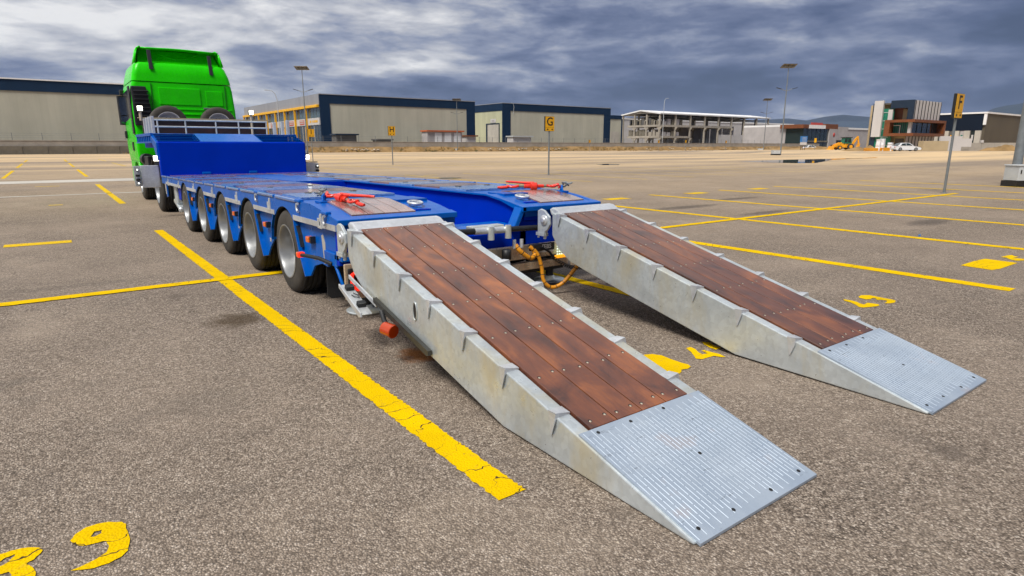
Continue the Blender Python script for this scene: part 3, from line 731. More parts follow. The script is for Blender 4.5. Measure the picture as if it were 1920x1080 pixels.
# black strips added to darken the insides of the wheel arches
LN = MB(); A_ = [R(12+i*15.6) for i in range(11)]
for i in range(10):
    p_, q_ = A_[i], A_[i+1]
    LN.add([(0, .43*math.cos(p_), .43*math.sin(p_)), (0, .43*math.cos(q_), .43*math.sin(q_)), (.5, .43*math.cos(q_), .43*math.sin(q_)), (.5, .43*math.cos(p_), .43*math.sin(p_)),
            (0, .424*math.cos(p_), .424*math.sin(p_)), (0, .424*math.cos(q_), .424*math.sin(q_)), (.5, .424*math.cos(q_), .424*math.sin(q_)), (.5, .424*math.cos(p_), .424*math.sin(p_))], [(3,2,1,0),(4,5,6,7),(0,1,5,4),(7,6,2,3)])
arch_strip_me = meshof(LN, 'arch_dark_strip', 'black_plastic')
for k in range(5):
    for x_ in (XL+.008, XR-.508): inst('arch_dark_strip', arch_strip_me, T, (x_, WY[k], .408-.006*k))
# wheels with twin tyres
tp = [(-.004,.262),(-.006,.30),(.0,.345),(.012,.382),(.035,.402),(.06,.405),(.20,.405),(.222,.395),(.232,.36),(.236,.32),(.248,.32),(.252,.36),(.262,.395),(.284,.405),(.43,.405),(.46,.395),(.475,.34),(.475,.262),(.47,.255),(.02,.255),(-.004,.262)]
TY = MB(); TY.lathe(tp, (0,0,0), 'x', 40); tyre_me = meshof(TY, 'tyre', 'rubber')
for gx in (.085, .125, .165):      # tread grooves as thin proud ribs between
    pass
TR = MB()
for (a, b) in ((.040,.078),(.088,.122),(.132,.166),(.176,.216),(.292,.33),(.34,.38),(.39,.43)):
    TR.lathe([(a,.404),(a,.4105),(b,.4105),(b,.404)], (0,0,0), 'x', 40)
tread_me = meshof(TR, 'tread', 'tread_rubber')
RM = MB(); RM.lathe([(-.008,.262),(-.012,.250),(.0,.243),(.02,.236),(.06,.226),(.11,.216),(.14,.205),(.150,.17),(.152,.13),(.135,.115),(.10,.11),(.085,.10),(.08,.0)], (0,0,0), 'x', 40); rim_me = meshof(RM, 'rim', 'silver_rim')
NU = MB()
for i in range(10):
    a = i*2*math.pi/10; NU.lathe([(.150,.013),(.128,.013),(.122,.009),(.122,0)], (0,.148*math.cos(a),.148*math.sin(a)), 'x', 6, False)
nut_me = meshof(NU, 'wheel_nuts', 'pole_steel')
def wheel(parent, x, y, z, flip=False, name='wheel', sc=1.0):
    w = bpy.data.objects.new(name, None); COL.objects.link(w); w.parent = parent; w.location = Vector((x,y,z)) - ORG[parent.name]; ORG[w.name] = Vector((x,y,z))
    w.rotation_euler = (random.uniform(0, 6), 0, math.pi if flip else 0)
    if flip: w.rotation_euler = (random.uniform(0, 6), 0, math.pi)
    w.scale = (sc, sc, sc)
    for nm, me in (('tyre', tyre_me), ('tread', tread_me), ('rim', rim_me), ('wheel_nuts', nut_me)):
        c = bpy.data.objects.new(nm, me); COL.objects.link(c); c.parent = w
    return w
for k in range(5):
    wheel(T, XL+.01, WY[k], WR); wheel(T, XR-.01, WY[k], WR, True)
# mud flaps, side marker on rubber arm, sticker
for x in (1.80, 3.98):
    mb = MB(); mb.prism([(x,.44),(x+.48,.44),(x+.50,.13),(x+.44,.10),(x+.03,.10),(x-.005,.14)], 'y', 5.12, 5.13); obj('mud_flap', mb, 'black_rubber_flap', T, bv=.003)
mb = MB(); mb.tube([(1.76, 4.86, .455), (1.70, 5.0, .49), (1.655, 5.16, .492), (1.635, 5.24, .490)], .017, 8); arm = obj('marker_arm', mb, 'black_plastic', T)
mb = MB(); mb.box(1.605, 1.665, 5.235, 5.275, .468, .512); obj('arm_lens_red', mb, 'tail_red', arm, bv=.008)
mb = MB(); mb.box(1.605, 1.665, 5.276, 5.305, .468, .512); obj('arm_lens_amber', mb, 'amber_lens', arm, bv=.008)
mb = MB(); mb.prism([(5.135,.66),(5.10,.67),(5.06,.60),(5.05,.43),(5.10,.42)], 'x', XL+.040, XL+.046); obj('data_sticker', mb, 'concrete_pale', T)
mb = MB(); mb.box(XL+.03, XL+.05, 4.664, 4.70, .50, .79); obj('corner_post', mb, 'galvanised_clean', T)
mb = MB(); mb.box(XL+.02, XL+.10, 4.64, 4.80, .50, .548); mb.box(XL+.02, XL+.045, 4.76, 5.04, .44, .548); obj('side_bracket', mb, 'blue_paint', T, bv=.006)
mb = MB(); mb.tube([(XL+.03, 4.86, .50), (XL+.035, 4.78, .40), (XL+.04, 4.68, .27), (XL+.10, 4.66, .235)], .014, 8); obj('lamp_guard', mb, 'blue_paint', T)
# tail lamps on stainless plates
def tail_lamp(x0):
    mb = MB(); mb.box(x0, x0+.36, 4.60, 4.62, .20, .49); pl = obj('lamp_plate', mb, 'stainless', T, bv=.006)
    mb = MB(); mb.box(x0+.02, x0+.34, 4.575, 4.60, .265, .455); obj('lamp_body', mb, 'black_plastic', pl, bv=.012)
    mb = MB(); pts = [(x0+.31,.44),(x0+.10,.44),(x0+.045,.405),(x0+.045,.315),(x0+.085,.285),(x0+.31,.285)]
    mb.tube([(a, 4.566, b) for a, b in pts], .016, 8); obj('lamp_glow', mb, 'tail_red', pl)
    mb = MB(); mb.box(x0+.09, x0+.32, 4.566, 4.574, .305, .42); obj('lamp_lens', mb, 'concrete_dark', pl)
tail_lamp(1.76); tail_lamp(4.16)
# bumper with lamps, sign and coiled lead
mb = MB(); mb.box(2.16, 4.12, 4.60, 4.64, .34, .475); bump = obj('rear_bumper', mb, 'stainless', T, bv=.008)
mb = MB(); mb.box(2.16, 4.12, 4.61, 4.68, .225, .30); obj('bumper_rail', mb, 'stainless', bump, bv=.008)
mb = MB(); mb.box(2.16, 4.10, 4.66, 4.75, .185, .222); obj('bumper_underside', mb, 'black_plastic', bump)
mb = MB(); mb.box(3.70, 3.915, 4.585, 4.60, .405, .475); sg = obj('name_plate', mb, 'sign_black', bump)
mb = MB(); mb.box(3.712, 3.905, 4.582, 4.586, .388, .402); obj('plate_underline', mb, 'white_panel', bump)
txt('TEBS', .060, 'plate_letters', 'white_panel', bump, Mface((3.808, 4.583, .441), (1,0,0), (0,0,1)), extrude=.001)
mb = MB()
for r in range(5):
    for c in range(r+1):
        mb.lathe([(0,.010),(-.008,.008),(-.010,0)], (3.945+c*.026-.0*r, 4.575, .455-r*.026), 'y', 8)
obj('led_triangle', mb, 'green_white_lit', bump)  # triangle of lit green-white LEDs
mb = MB(); mb.box(3.90, 4.06, 4.575, 4.60, .31, .35); lb = obj('amber_lamp_body', mb, 'black_plastic', bump)
mb = MB()
for c in range(4): mb.box(3.905+c*.038, 3.938+c*.038, 4.555, 4.574, .313, .347)
obj('amber_lamp', mb, 'amber_lit', bump, bv=.006)
mb = MB(); mb.lathe([(-.05,0),(-.05,.03),(-.045,.045),(.045,.045),(.05,.03),(.05,0)], (3.31, 4.56, .415), 'z', 16); obj('junction_pot', mb, 'black_plastic', bump)
for x in (2.94, 3.26):
    mb = MB(); mb.tube([(x, 4.57, .30), (x, 4.57, .345)], .012, 8); obj('bumper_bolt', mb, 'galvanised_clean', bump)
# hydraulic cylinder across the rear with clamps
mb = MB(); mb.tube([(2.60, 4.55, .675), (2.98, 4.55, .66), (3.56, 4.55, .645), (3.80, 4.55, .635)], .026, 12); rod = obj('ramp_shift_cylinder', mb, 'black_plastic', T)
mb = MB(); mb.tube([(2.95, 4.55, .661), (3.33, 4.55, .651)], .032, 12); obj('cylinder_rod', mb, 'galvanised_clean', rod)
for x in (3.11, 3.30):
    mb = MB(); mb.tube([(x, 4.52, .575), (x, 4.52, .695)], .030, 12); obj('cylinder_clamp', mb, 'galvanised', rod)
mb = MB(); mb.box(2.93, 3.28, 4.55, 4.66, .672, .70); obj('cylinder_bracket', mb, 'galvanised', rod, bv=.008)
# orange hydraulic hoses with tie wraps
def hose(pts, r, name='hydraulic_hose'):
    P = [Vector(p) for p in pts]; out = []
    for i in range(len(P)-1):
        p0, p1, p2, p3 = P[max(i-1,0)], P[i], P[i+1], P[min(i+2, len(P)-1)]
        for k in range(6):
            t = k/6; out.append(.5*((2*p1)+(p2-p0)*t+(2*p0-5*p1+4*p2-p3)*t*t+(3*p1-p0-3*p2+p3)*t**3))
    out.append(P[-1]); mb = MB(); mb.tube(out, [r*(1+.04*math.sin(i*2.1)) for i in range(len(out))], 10); h = obj(name, mb, 'hose_orange', T)
    for i in range(3, len(out)-2, 4):
        q = MB(); d = (out[i+1]-out[i]).normalized()*.003; q.tube([out[i]-d, out[i]+d], r*1.08, 10); obj('tie_wrap', q, 'black_plastic', h)
hose([(3.40, 4.54, .50), (3.43, 4.50, .44), (3.53, 4.48, .37), (3.60, 4.50, .40), (3.58, 4.53, .47)], .022)
hose([(3.56, 4.53, .47), (3.62, 4.49, .40), (3.66, 4.47, .27), (3.67, 4.45, .14), (3.74, 4.42, .070), (3.84, 4.38, .10), (3.93, 4.34, .20), (3.98, 4.30, .29)], .019)
for x in (3.385, 3.47):
    mb = MB(); mb.tube([(x, 4.54, .47), (x, 4.54, .55)], .018, 8); obj('hose_fitting', mb, 'galvanised_clean', T)
mb = MB(); n = 170
mb.tube([(3.82+.42*i/n, 4.50-.05*i/n+.018*math.cos(i*.62), .345-.13*i/n+.018*math.sin(i*.62)-.05*math.sin(math.pi*i/n)) for i in range(n)], .0045, 5); obj('coiled_lead', mb, 'black_plastic', T)
mb = MB(); mb.tube([(3.60, 4.54, .455), (3.70, 4.52, .45), (3.79, 4.51, .40), (3.82, 4.50, .35)], .012, 6); mb.cbox((3.64, 4.54, .455), (.13, .06, .06), .2); obj('lead_plug', mb, 'black_plastic', T)
# support feet
for x, y in ((2.05, 4.90), (4.12, 4.90)):
    mb = MB(); mb.lathe([(0,0),(0,.165),(.015,.17),(.022,.16),(.03,.06),(.06,.05),(.06,0)], (x, y, .004), 'z', 28); ft = obj('support_foot', mb, 'galvanised', T)
    mb = MB(); mb.tube([(x, y, .06), (x, y, .62)], .042, 12); obj('support_leg', mb, 'black_plastic', ft)
# folding lamp bracket beside the left ramp
mb = MB()
mb.prism([(4.20,.435),(4.20,.405),(3.86,.262),(3.82,.27),(3.83,.30)], 'x', 1.555, 1.568); mb.prism([(4.24,.485),(4.24,.455),(3.78,.335),(3.78,.37)], 'x', 1.648, 1.660)
mb.prism([(4.20,.425),(4.20,.415),(3.84,.272),(3.84,.282)], 'x', 1.568, 1.648); br = obj('lamp_bracket', mb, 'galvanised_clean', T, bv=.003)
for y_, z_ in ((4.13, .415), (3.93, .335)):
    mb = MB(); mb.cbox((1.61, y_, z_), (.06, .045, .035), 0, R(22)); obj('bracket_latch', mb, 'black_plastic', br, bv=.006)
mb = MB(); mb.tube([(1.59, 4.05, .378), (1.60, 4.02, .368), (1.63, 4.01, .362), (1.635, 4.04, .372), (1.61, 4.07, .385)], .004, 6); obj('bracket_wire', mb, 'black_plastic', br)
mb = MB(); mb.prism([(3.80,.40),(3.80,.368),(3.07,.19),(3.05,.195),(3.05,.225)], 'x', 1.640, 1.668); obj('bracket_rail', mb, 'dark_steel', br)
mb = MB(); mb.tube([(1.635, 3.66, .335), (1.625, 3.60, .285), (1.62, 3.54, .262)], .017, 10); obj('round_lamp_stem', mb, 'black_plastic', br)
mb = MB(); cc = Vector((1.615, 3.495, .248)); ax = Vector((.30, -1, -.12)).normalized()
mb.tube([cc-ax*.058, cc-ax*.054, cc+ax*.030, cc+ax*.034], [.038, .043, .046, .042], 28, False); obj('round_amber_lamp', mb, 'amber_round_lens', br)

# ------------------------------------------------------------------ loading ramps
KS = .2552
def zt(y): return .185 + KS*(y-1.79)
def ramp(ox, oy, label):
    def MBo(): return MB()
    def sh(mb):
        mb.v = [(x+ox, y+oy, z) for x, y, z in mb.v]; return mb
    prof = [(4.285, zt(4.285)-.008), (4.285,.61), (4.20,.50), (4.036,.402), (3.82,.347), (2.34,.012), (1.20,.003), (1.168,.003), (1.168,.016), (1.79,.180)]
    mb = MB(); mb.prism(prof, 'x', 1.675, 1.752); mb.prism(prof, 'x', 2.428, 2.505)
    low = [(a, b) if i not in (0, 9) else (a, b-.034) for i, (a, b) in enumerate(prof)]; low[8] = (1.168, .010)
    inner = [(4.26, zt(4.26)-.042), (4.26,.66), (4.036,.44), (3.82,.39), (2.34,.05), (1.9,.02), (1.9, zt(1.9)-.042)]
    mb.prism(inner, 'x', 1.754, 2.426)
    fr = obj('loading_ramp', sh(mb), 'galvanised', T, bv=.016); fr['label'] = label
    # slotted lifting hole
    if ox == 0:
      mb = MB(); mb.prism([(3.256+.035*math.cos(a)*(.55), .418+.052*math.sin(a)) for a in [i*math.pi/8 for i in range(16)]], 'x', 1.6735, 1.6765)
      obj('lifting_slot', sh(mb), 'sign_black', fr)
      mb = MB(); mb.tube([(1.672, 3.256+.024*math.cos(a), .418+.058*math.sin(a)) for a in [i*math.pi/8 for i in range(17)]], .0035, 6); obj('slot_rim', sh(mb), 'galvanised', fr)
    # planks
    w = (2.424-1.757)/4; th = .034; y0, y1 = 1.792, 4.222
    mb = MB(); mb.add([(-w/2+.0035,0,-th),(w/2-.0035,0,-th),(w/2-.0035,0,0),(-w/2+.0035,0,0),(-w/2+.0035,y1-y0,zt(y1)-zt(y0)-th),(w/2-.0035,y1-y0,zt(y1)-zt(y0)-th),(w/2-.0035,y1-y0,zt(y1)-zt(y0)),(-w/2+.0035,y1-y0,zt(y1)-zt(y0))],
        [(0,1,2,3),(7,6,5,4),(0,3,7,4),(1,5,6,2),(3,2,6,7),(0,4,5,1)]); me = meshof(mb, 'plank', 'ramp_wood')
    for i in range(4): 
        o = inst('plank', me, fr, (1.757+w*(i+.5)+ox, y0+oy, zt(y0)+.005)); bevel(o, .002, 1)
    # bolt heads; black discs offset upslope paint the shade in their recesses
    mb = MB(); mk = MB(); nn = Vector((0, -KS, 1)).normalized()
    for yb in (4.185, 3.815, 3.41, 3.005, 2.605, 2.205, 1.832):
        for i in range(4):
            for q in (.20, .80):
                c = Vector((1.757+w*(i+q), yb+random.uniform(-.012,.012), 0)); c.z = zt(c.y)+.005
                mb.tube([c-nn*.004, c+nn*.0012, c+nn*.0016], [.0065,.0065,.0], 10); c2 = c+Vector((.001, .0035, KS*.0035)); mk.tube([c2-nn*.004, c2+nn*.0006], .0098, 10)
    tag(obj('bolt_heads', sh(mb), 'bolt_zinc', fr), kind='stuff'); tag(obj('bolt_recess_shade', sh(mk), 'sign_black', fr), kind='stuff')
    # traction lugs welded over the outer flanges
    for s in (-1, 1):
        for yl in (4.20, 3.83, 3.46, 3.085, 2.71, 2.34, 1.955):
            xo, xi = (1.673, 1.752) if s < 0 else (2.507, 2.428); z = zt(yl); hw = .030
            zu, zl = zt(yl+hw)-.004, zt(yl-hw)-.004
            q = MB()
            q.add([(xi,yl+hw,zu),(xi,yl-hw,zl),(xi,yl-hw,zl+.007),(xo+s*.0,yl+hw,zu-.012),(xo,yl-hw,zl-.010),(xo+s*.006,yl-hw,zl+.022),(xo+s*.002,yl+hw,zu+.002)],
                  [(0,1,2),(3,6,5,4),(0,2,5,6),(1,4,5,2),(0,6,3),(0,3,4,1)])
            # tongue down the side plate
            q.add([(xo+s*.002,yl+hw,zu),(xo+s*.008,yl-hw,zl+.016),(xo+s*.016,yl-hw-.004,zl-.02),(xo+s*.010,yl-.006,z-.105),(xo+s*.003,yl+.004,z-.105),(xo-s*.004,yl+hw,zu),(xo-s*.004,yl-hw,zl),(xo-s*.004,yl,z-.105)],
                  [(0,1,2,3,4),(0,5,6,1),(1,6,7,3,2),(0,4,7,5)])
            obj('traction_lug', sh(q), 'galvanised_clean', fr)
    # weld seams: small dark/pale beads under the tongues are left to the steel's own stains
    # foot plate with tread pattern
    mb = MB(); x0, x1 = 1.688, 2.492; ya, yb = 1.150, 1.788; za, zb = .004, .181
    mb.add([(x0,ya,za),(x1,ya,za),(x1,ya,za+.012),(x0,ya,za+.012),(x0-.008,yb,zb-.004),(x1+.008,yb,zb-.004),(x1+.008,yb,zb+.008),(x0-.008,yb,zb+.008)],
           [(0,1,2,3),(7,6,5,4),(0,3,7,4),(1,5,6,2),(3,2,6,7),(0,4,5,1)])
    fp = obj('foot_plate', sh(mb), 'tread_steel', fr)
    # raised tread bars
    mb = MB(); sl_ = (zb-za-.004)/(yb-ya)
    nrow = 33
    for r_ in range(nrow):
        xr = x0+.012+(x1-x0-.024)*r_/(nrow-1)
        yy = ya+.012+(r_*.041 % .078)
        while yy < yb-.075:
            z = za+.012+(zb+.008-za-.012)*(yy-ya)/(yb-ya); z2 = z+sl_*.072
            h = .0014
            mb.add([(xr-.0022,yy,z),(xr+.0022,yy,z),(xr+.0022,yy+.072,z2),(xr-.0022,yy+.072,z2),(xr,yy,z+h),(xr,yy+.072,z2+h)],[(0,4,5,3),(1,2,5,4),(0,1,4),(3,5,2)])
            yy += .078
    tag(obj('tread_bars', sh(mb), 'tread_bar_steel', fr), kind='stuff')
    # countersunk holes
    mb = MB(); nn2 = Vector((0, -sl_, 1)).normalized()
    for hx, hy in ((1.74,1.20),(1.95,1.195),(2.20,1.19),(2.43,1.20),(1.77,1.76),(1.97,1.755),(2.20,1.76),(2.10,1.47)):
        z = za+.012+(zb+.008-za-.012)*(hy-ya)/(yb-ya); c = Vector((hx,hy,z)); mb.tube([c-nn2*.002, c+nn2*.0018], .0085, 12)
    obj('plate_holes', sh(mb), 'sign_black', fr)
    # top cap bar and hinge plates with pins
    mb = MB(); mb.prism([(4.222,zt(4.222)+.004),(4.20,zt(4.2)-.03),(4.36,.78),(4.385,.835),(4.35,.852),(4.30,.848)], 'x', 1.722, 2.470); obj('top_cap', sh(mb), 'galvanised_clean', fr, bv=.012)
    for xx in (1.69, 2.47):
        mb = MB(); pts = [(4.50,.815),(4.46,.835),(4.41,.825),(4.335,.77),(4.325,.70),(4.36,.65),(4.43,.60),(4.50,.595)]
        mb.prism(pts, 'x', xx-.012, xx+.012); h = obj('hinge_plate', sh(mb), 'galvanised', fr, bv=.005)
        mb = MB(); mb.lathe([(-.034,0),(-.034,.024),(-.026,.027),(-.022,.048),(.03,.048),(.034,.024),(.034,0)], (xx, 4.405, .735), 'x', 20); obj('hinge_pin', sh(mb), 'galvanised_clean', fr, bv=.003)
    mb = MB(); mb.cbox((1.70, 4.46, .60), (.05, .12, .03)); mb.tube([(1.70, 4.40, .64), (1.70, 4.42, .56)], .014, 8); mb.tube([(1.69, 4.48, .63), (1.69, 4.50, .565)], .010, 8); obj('hinge_latch', sh(mb), 'galvanised', fr)
ramp(0, 0, 'left loading ramp, nearest the camera, with dark brown planks')
ramp(1.915, -.045, 'right loading ramp with reddish brown planks')

# ------------------------------------------------------------------ gooseneck of the trailer
NX0, NX1 = 1.745, 4.60
mb = MB(); mb.prism([(13.9,.80),(13.9,1.475),(14.02,1.50),(14.05,.80)], 'x', NX0, NX1); obj('neck_face', mb, 'blue_shaded_paint', T, bv=.02)
mb = MB(); mb.prism([(14.05,.95),(14.05,1.33),(14.62,1.46),(14.64,1.61),(16.5,1.61),(16.5,1.50),(17.2,1.50),(17.2,1.36),(14.9,1.36),(14.5,.95)], 'x', NX0+.15, NX1-.15); obj('neck_box', mb, 'blue_shaded_paint', T)
mb = MB(); mb.prism([(13.93,1.488),(14.60,1.652),(14.60,1.632),(13.93,1.468)], 'x', 2.52, 3.70); obj('neck_slope_plate', mb, 'blue_paint', T)
for x0, x1 in ((NX0+.01, 2.50), (3.72, NX1-.01)):
    for i in range(5):
        y = 14.0+i*.14; z = 1.487+(y-13.93)*.235; mb = MB(); mb.cbox(((x0+x1)/2, y, z), (x1-x0, .11, .012)); obj('neck_slat', mb, 'blue_paint', T)
    for x in (x0+.012, x1-.012):
        mb = MB(); mb.prism([(13.93,1.475),(14.60,1.638),(14.60,1.56),(13.95,1.40)], 'x', x-.012, x+.012); obj('slat_bearer', mb, 'blue_paint', T)
mb = MB(); mb.box(NX0+.02, NX1-.02, 14.605, 16.5, 1.625, 1.65); obj('neck_platform', mb, 'blue_deck_tread', T)
for x0, x1 in ((NX0-.03, NX0+.02), (NX1-.02, NX1+.03)):
    mb = MB(); mb.box(x0, x1, 14.55, 17.1, 1.60, 1.655); mb.box(x0, x1, 14.55, 17.1, 1.46, 1.49); obj('neck_side_rail', mb, 'blue_paint', T)
    for i in range(9):
        y = 14.64+i*.29; mb = MB(); mb.box(x0+.004, x1-.004, y-.03, y+.03, 1.49, 1.60); obj('neck_rib', mb, 'blue_paint', T)
    mb = MB(); mb.prism([(13.95,1.46),(14.55,1.60),(14.55,1.46),(14.30,1.36),(14.02,1.10),(13.95,1.14)], 'x', x0+.006, x1-.006); obj('neck_brace', mb, 'blue_paint', T, bv=.006)
for y, h in ((14.72, 1.99), (15.12, 1.99), (15.52, 1.985), (15.92, 1.98)):
    mb = MB(); mb.box(NX0+.03, NX0+.085, y-.045, y+.045, 1.651, h); obj('stake_post', mb, 'galvanised_clean', T, bv=.006)
for y, h in ((14.72, 1.97), (15.12, 1.955), (15.75, 1.955)):
    mb = MB(); mb.box(NX1-.13, NX1-.065, y-.045, y+.045, 1.651, h); obj('stake_post', mb, 'galvanised_clean', T, bv=.006)
# guard rail and maroon headboard
mb = MB(); mb.box(NX0+.05, NX1-.12, 16.30, 16.34, 1.651, 2.0); hb = obj('headboard', mb, 'headboard_wood', T)
mb = MB(); mb.box(NX0-.02, NX1-.06, 16.25, 16.37, 2.002, 2.022); obj('headboard_trim', mb, 'tan_wall', hb)
yr = 16.05
mb = MB(); mb.tube([(1.92, yr, 1.968), (3.75, yr, 1.968), (4.42, yr, 1.968)], .018, 8); gr_ = obj('guard_rail', mb, 'galvanised_clean', T)
mb = MB(); mb.tube([(1.92, yr, 1.822), (3.75, yr, 1.822), (4.42, yr, 1.822)], .018, 8); obj('guard_rail', mb, 'galvanised_clean', T)
for x in (2.06, 2.62, 3.26, 3.76, 4.40):
    mb = MB(); mb.tube([(x, yr, 1.651), (x, yr, 1.968)], .018, 8); obj('rail_post', mb, 'galvanised_clean', T)
# work lights
def worklight(x, y, z, s=.10):
    mb = MB(); mb.box(x-s/2-.012, x+s/2+.012, y, y+.05, z-s/2-.012, z+s/2+.012); w = obj('work_light', mb, 'black_plastic', T, bv=.008)
    mb = MB(); mb.box(x-s/2, x+s/2, y-.012, y-.001, z-s/2, z+s/2); obj('work_light_lens', mb, 'work_light', w, bv=.01)
    return w
p = onY(262, 203, 16.22); w = worklight(p.x, 16.22, p.z); mb = MB(); mb.tube([(p.x, 16.26, 1.95), (p.x, 16.26, p.z-.06)], .03, 8); obj('work_light_stem', mb, 'stone', w)
p = onY(471, 211, 16.22); w = worklight(p.x, 16.22, p.z); mb = MB(); mb.tube([(p.x, 16.26, 1.65), (p.x, 16.26, p.z-.06)], .03, 8); obj('work_light_stem', mb, 'stone', w)
p = onY(293, 297, 14.0); worklight(p.x, 14.0, p.z); p = onY(575.5, 294.5, 14.0); worklight(p.x, 14.0, p.z)
# extended width boards with marker lamps on both sides
for s in (-1, 1):
    xa, xb = (1.42, 1.735) if s < 0 else (4.64, 4.86); mb = MB(); mb.box(xa, xb, 14.08, 14.12, .60 if s < 0 else .80, 1.03); wb = obj('width_board', mb, 'galvanised_clean', T, bv=.008)
    mb = MB(); xs0, xs1 = (1.30, 1.418) if s < 0 else (4.862, 4.94); mb.box(xs0, xs1, 14.09, 14.13, .63 if s < 0 else .82, 1.02); obj('width_board_end', mb, 'galvanised', wb, bv=.006)
    for z in ((.95, .69) if s < 0 else (.96,)):
        mb = MB(); xm = (xs0+xs1)/2; mb.lathe([(0,.028),(-.03,.028),(-.034,.02),(-.034,0)], (xm, 14.088, z), 'y', 14); ml = obj('board_lamp', mb, 'black_plastic', wb)
        mb = MB(); mb.lathe([(-.035,.018),(-.040,.012),(-.041,0)], (xm, 14.088, z), 'y', 12); obj('board_lamp_lens', mb, 'marker_white', wb)
    for z in (.76, .84):
        mb = MB(); mb.cbox(((xs0+xs1)/2, 14.07, z+ (.0 if s < 0 else .1)), (.07, .04, .03), 0, .3); obj('board_clip', mb, 'black_plastic', wb)
mb = MB()
for i in range(9): mb.box(4.66+i*.03, 4.675+i*.03, 14.09, 14.11, 1.03, 1.06)
obj('board_studs', mb, 'pole_steel', T)
# landing gear and valve block between the neck and the first axle
mb = MB(); mb.box(1.80, 1.98, 12.75, 13.0, .36, .70); mb.prism([(12.55,.30),(12.55,.22),(13.15,.36),(13.15,.44)], 'x', 1.80, 1.96); lg = obj('landing_gear', mb, 'galvanised', T, bv=.02)
mb = MB(); mb.lathe([(-.04,0),(-.04,.05),(.04,.05),(.04,0)], (1.83, 12.6, .27), 'x', 16); obj('landing_gear_cap', mb, 'galvanised_clean', lg)
mb = MB(); mb.box(1.80, 2.2, 12.0, 12.5, .46, .68); obj('valve_box', mb, 'blue_shaded_paint', T, bv=.01)
mb = MB(); mb.prism([(13.45,.72),(13.62,.72),(13.56,.44),(13.45,.46)], 'x', XL+.01, XL+.03); obj('front_skirt', mb, 'blue_paint', T)
mb = MB(); mb.prism([(13.50,.70),(13.56,.70),(13.53,.50),(13.49,.50)], 'x', XL-.002, XL+.009); obj('front_sticker', mb, 'concrete_pale', T)
for x in (2.55, 3.45):
    mb = MB(); mb.cbox((x, 13.86, zd(13.8)+.03), (.16, .06, .05)); obj('deck_lashing_eye', mb, 'blue_paint', T, bv=.012)

# ------------------------------------------------------------------ tractor truck
TK = thing('tractor_truck', 'bright green high-roof tractor truck coupled to the blue trailer', 'truck', (3.05, 18.5, 0))
def rrect(x0, x1, y0, y1, z, r, n=4):
    pts = []
    for cx, cy, a0 in ((x1-r, y1-r, 0), (x0+r, y1-r, 90), (x0+r, y0+r, 180), (x1-r, y0+r, 270)):
        for i in range(n+1):
            a = R(a0+90*i/n); pts.append((cx+r*math.cos(a), cy+r*math.sin(a), z))
    return pts
lv = [(1.02,1.86,4.26,18.38,20.45,.05),(1.30,1.84,4.27,18.33,20.5,.06),(2.30,1.835,4.25,18.30,20.5,.07),(2.80,1.87,4.22,18.30,20.45,.09),(2.955,1.905,4.195,18.30,20.38,.11)]
mb = MB(); mb.loft([rrect(a, b, c, d, z, r) for z, a, b, c, d, r in lv], True); cab = obj('cab', mb, 'green_paint', TK)
lv2 = [(2.975,1.90,4.20,18.29,20.36,.11),(3.15,1.935,4.165,18.29,20.30,.12),(3.36,1.99,4.09,18.31,20.15,.13),(3.425,2.04,4.04,18.36,20.0,.14)]
mb = MB(); mb.loft([rrect(a, b, c, d, z, r) for z, a, b, c, d, r in lv2], True); rf = obj('roof', mb, 'green_paint', TK)
# roof air deflector: thin shell open to the rear
def shell(z, x0, x1, y0, y1): return [(x0, y0, z), (x0+.02, y0+.5*(y1-y0), z), (x0+.18, y1-.15, z), (x0+.4, y1, z), (x1-.4, y1, z), (x1-.18, y1-.15, z), (x1-.02, y0+.5*(y1-y0), z), (x1, y0, z)]
r0, r1 = shell(3.42, 2.05, 4.03, 18.36, 19.95), shell(3.74, 2.12, 3.955, 18.40, 19.55)
rt = [(x+(.06 if x < 3 else -.06), y, 3.79) for x, y, z in shell(3.79, 2.14, 3.94, 18.42, 19.45)]
mb = MB(); n = 8
for A, B in ((r0, r1), (r1, rt)):
    mb.add(A+B, [(i, i+1, n+i+1, n+i) for i in range(n-1)], True)
# top skin: bowed, with a raised middle
tl = []; 
for j in range(9):
    t = j/8; x = 2.20+(3.88-2.20)*t; bow = .045*math.sin(math.pi*t)+.012*(1 if 2 < j < 6 else 0); tl.append(((x, 18.42, 3.79+bow*.3), (x, 19.0, 3.80+bow*.6), (x, 19.45, 3.75)))
mb.add([p for q in tl for p in q], [(j*3+k, (j+1)*3+k, (j+1)*3+k+1, j*3+k+1) for j in range(8) for k in range(2)], True)
sp_o = obj('roof_deflector', mb, 'green_paint', TK); sm_ = sp_o.modifiers.new('thick', 'SOLIDIFY'); sm_.thickness = .035; sm_.offset = -1
mb = MB(); mb.add([(2.10,18.50,3.432),(3.98,18.50,3.432),(3.90,18.78,3.77),(2.18,18.78,3.77)], [(0,1,2,3)]); mb.add([(2.10,18.52,3.432),(3.98,18.52,3.432),(3.90,18.80,3.77),(2.18,18.80,3.77)], [(3,2,1,0)]); obj('deflector_inner', mb, 'green_paint', TK)  # inner panel sloped and set forward so light brightens the recess
mb = MB(); mb.tube([(2.45+1.15*i/12, 18.485+.28*(1-.62*math.sin(math.pi*i/12))+.0, 3.432+.34*(1-.62*math.sin(math.pi*i/12))) for i in range(13)], .012, 6); obj('deflector_rib', mb, 'green_paint', TK)
for x, z0, z1 in ((2.36, 3.26, 3.73), (3.73, 3.20, 3.69)):
    mb = MB(); mb.prism([(18.262,z0),(18.285,z0),(18.40,z1),(18.377,z1)], 'x', x-.045, x+.045); obj('deflector_strut', mb, 'black_plastic', TK, bv=.008)
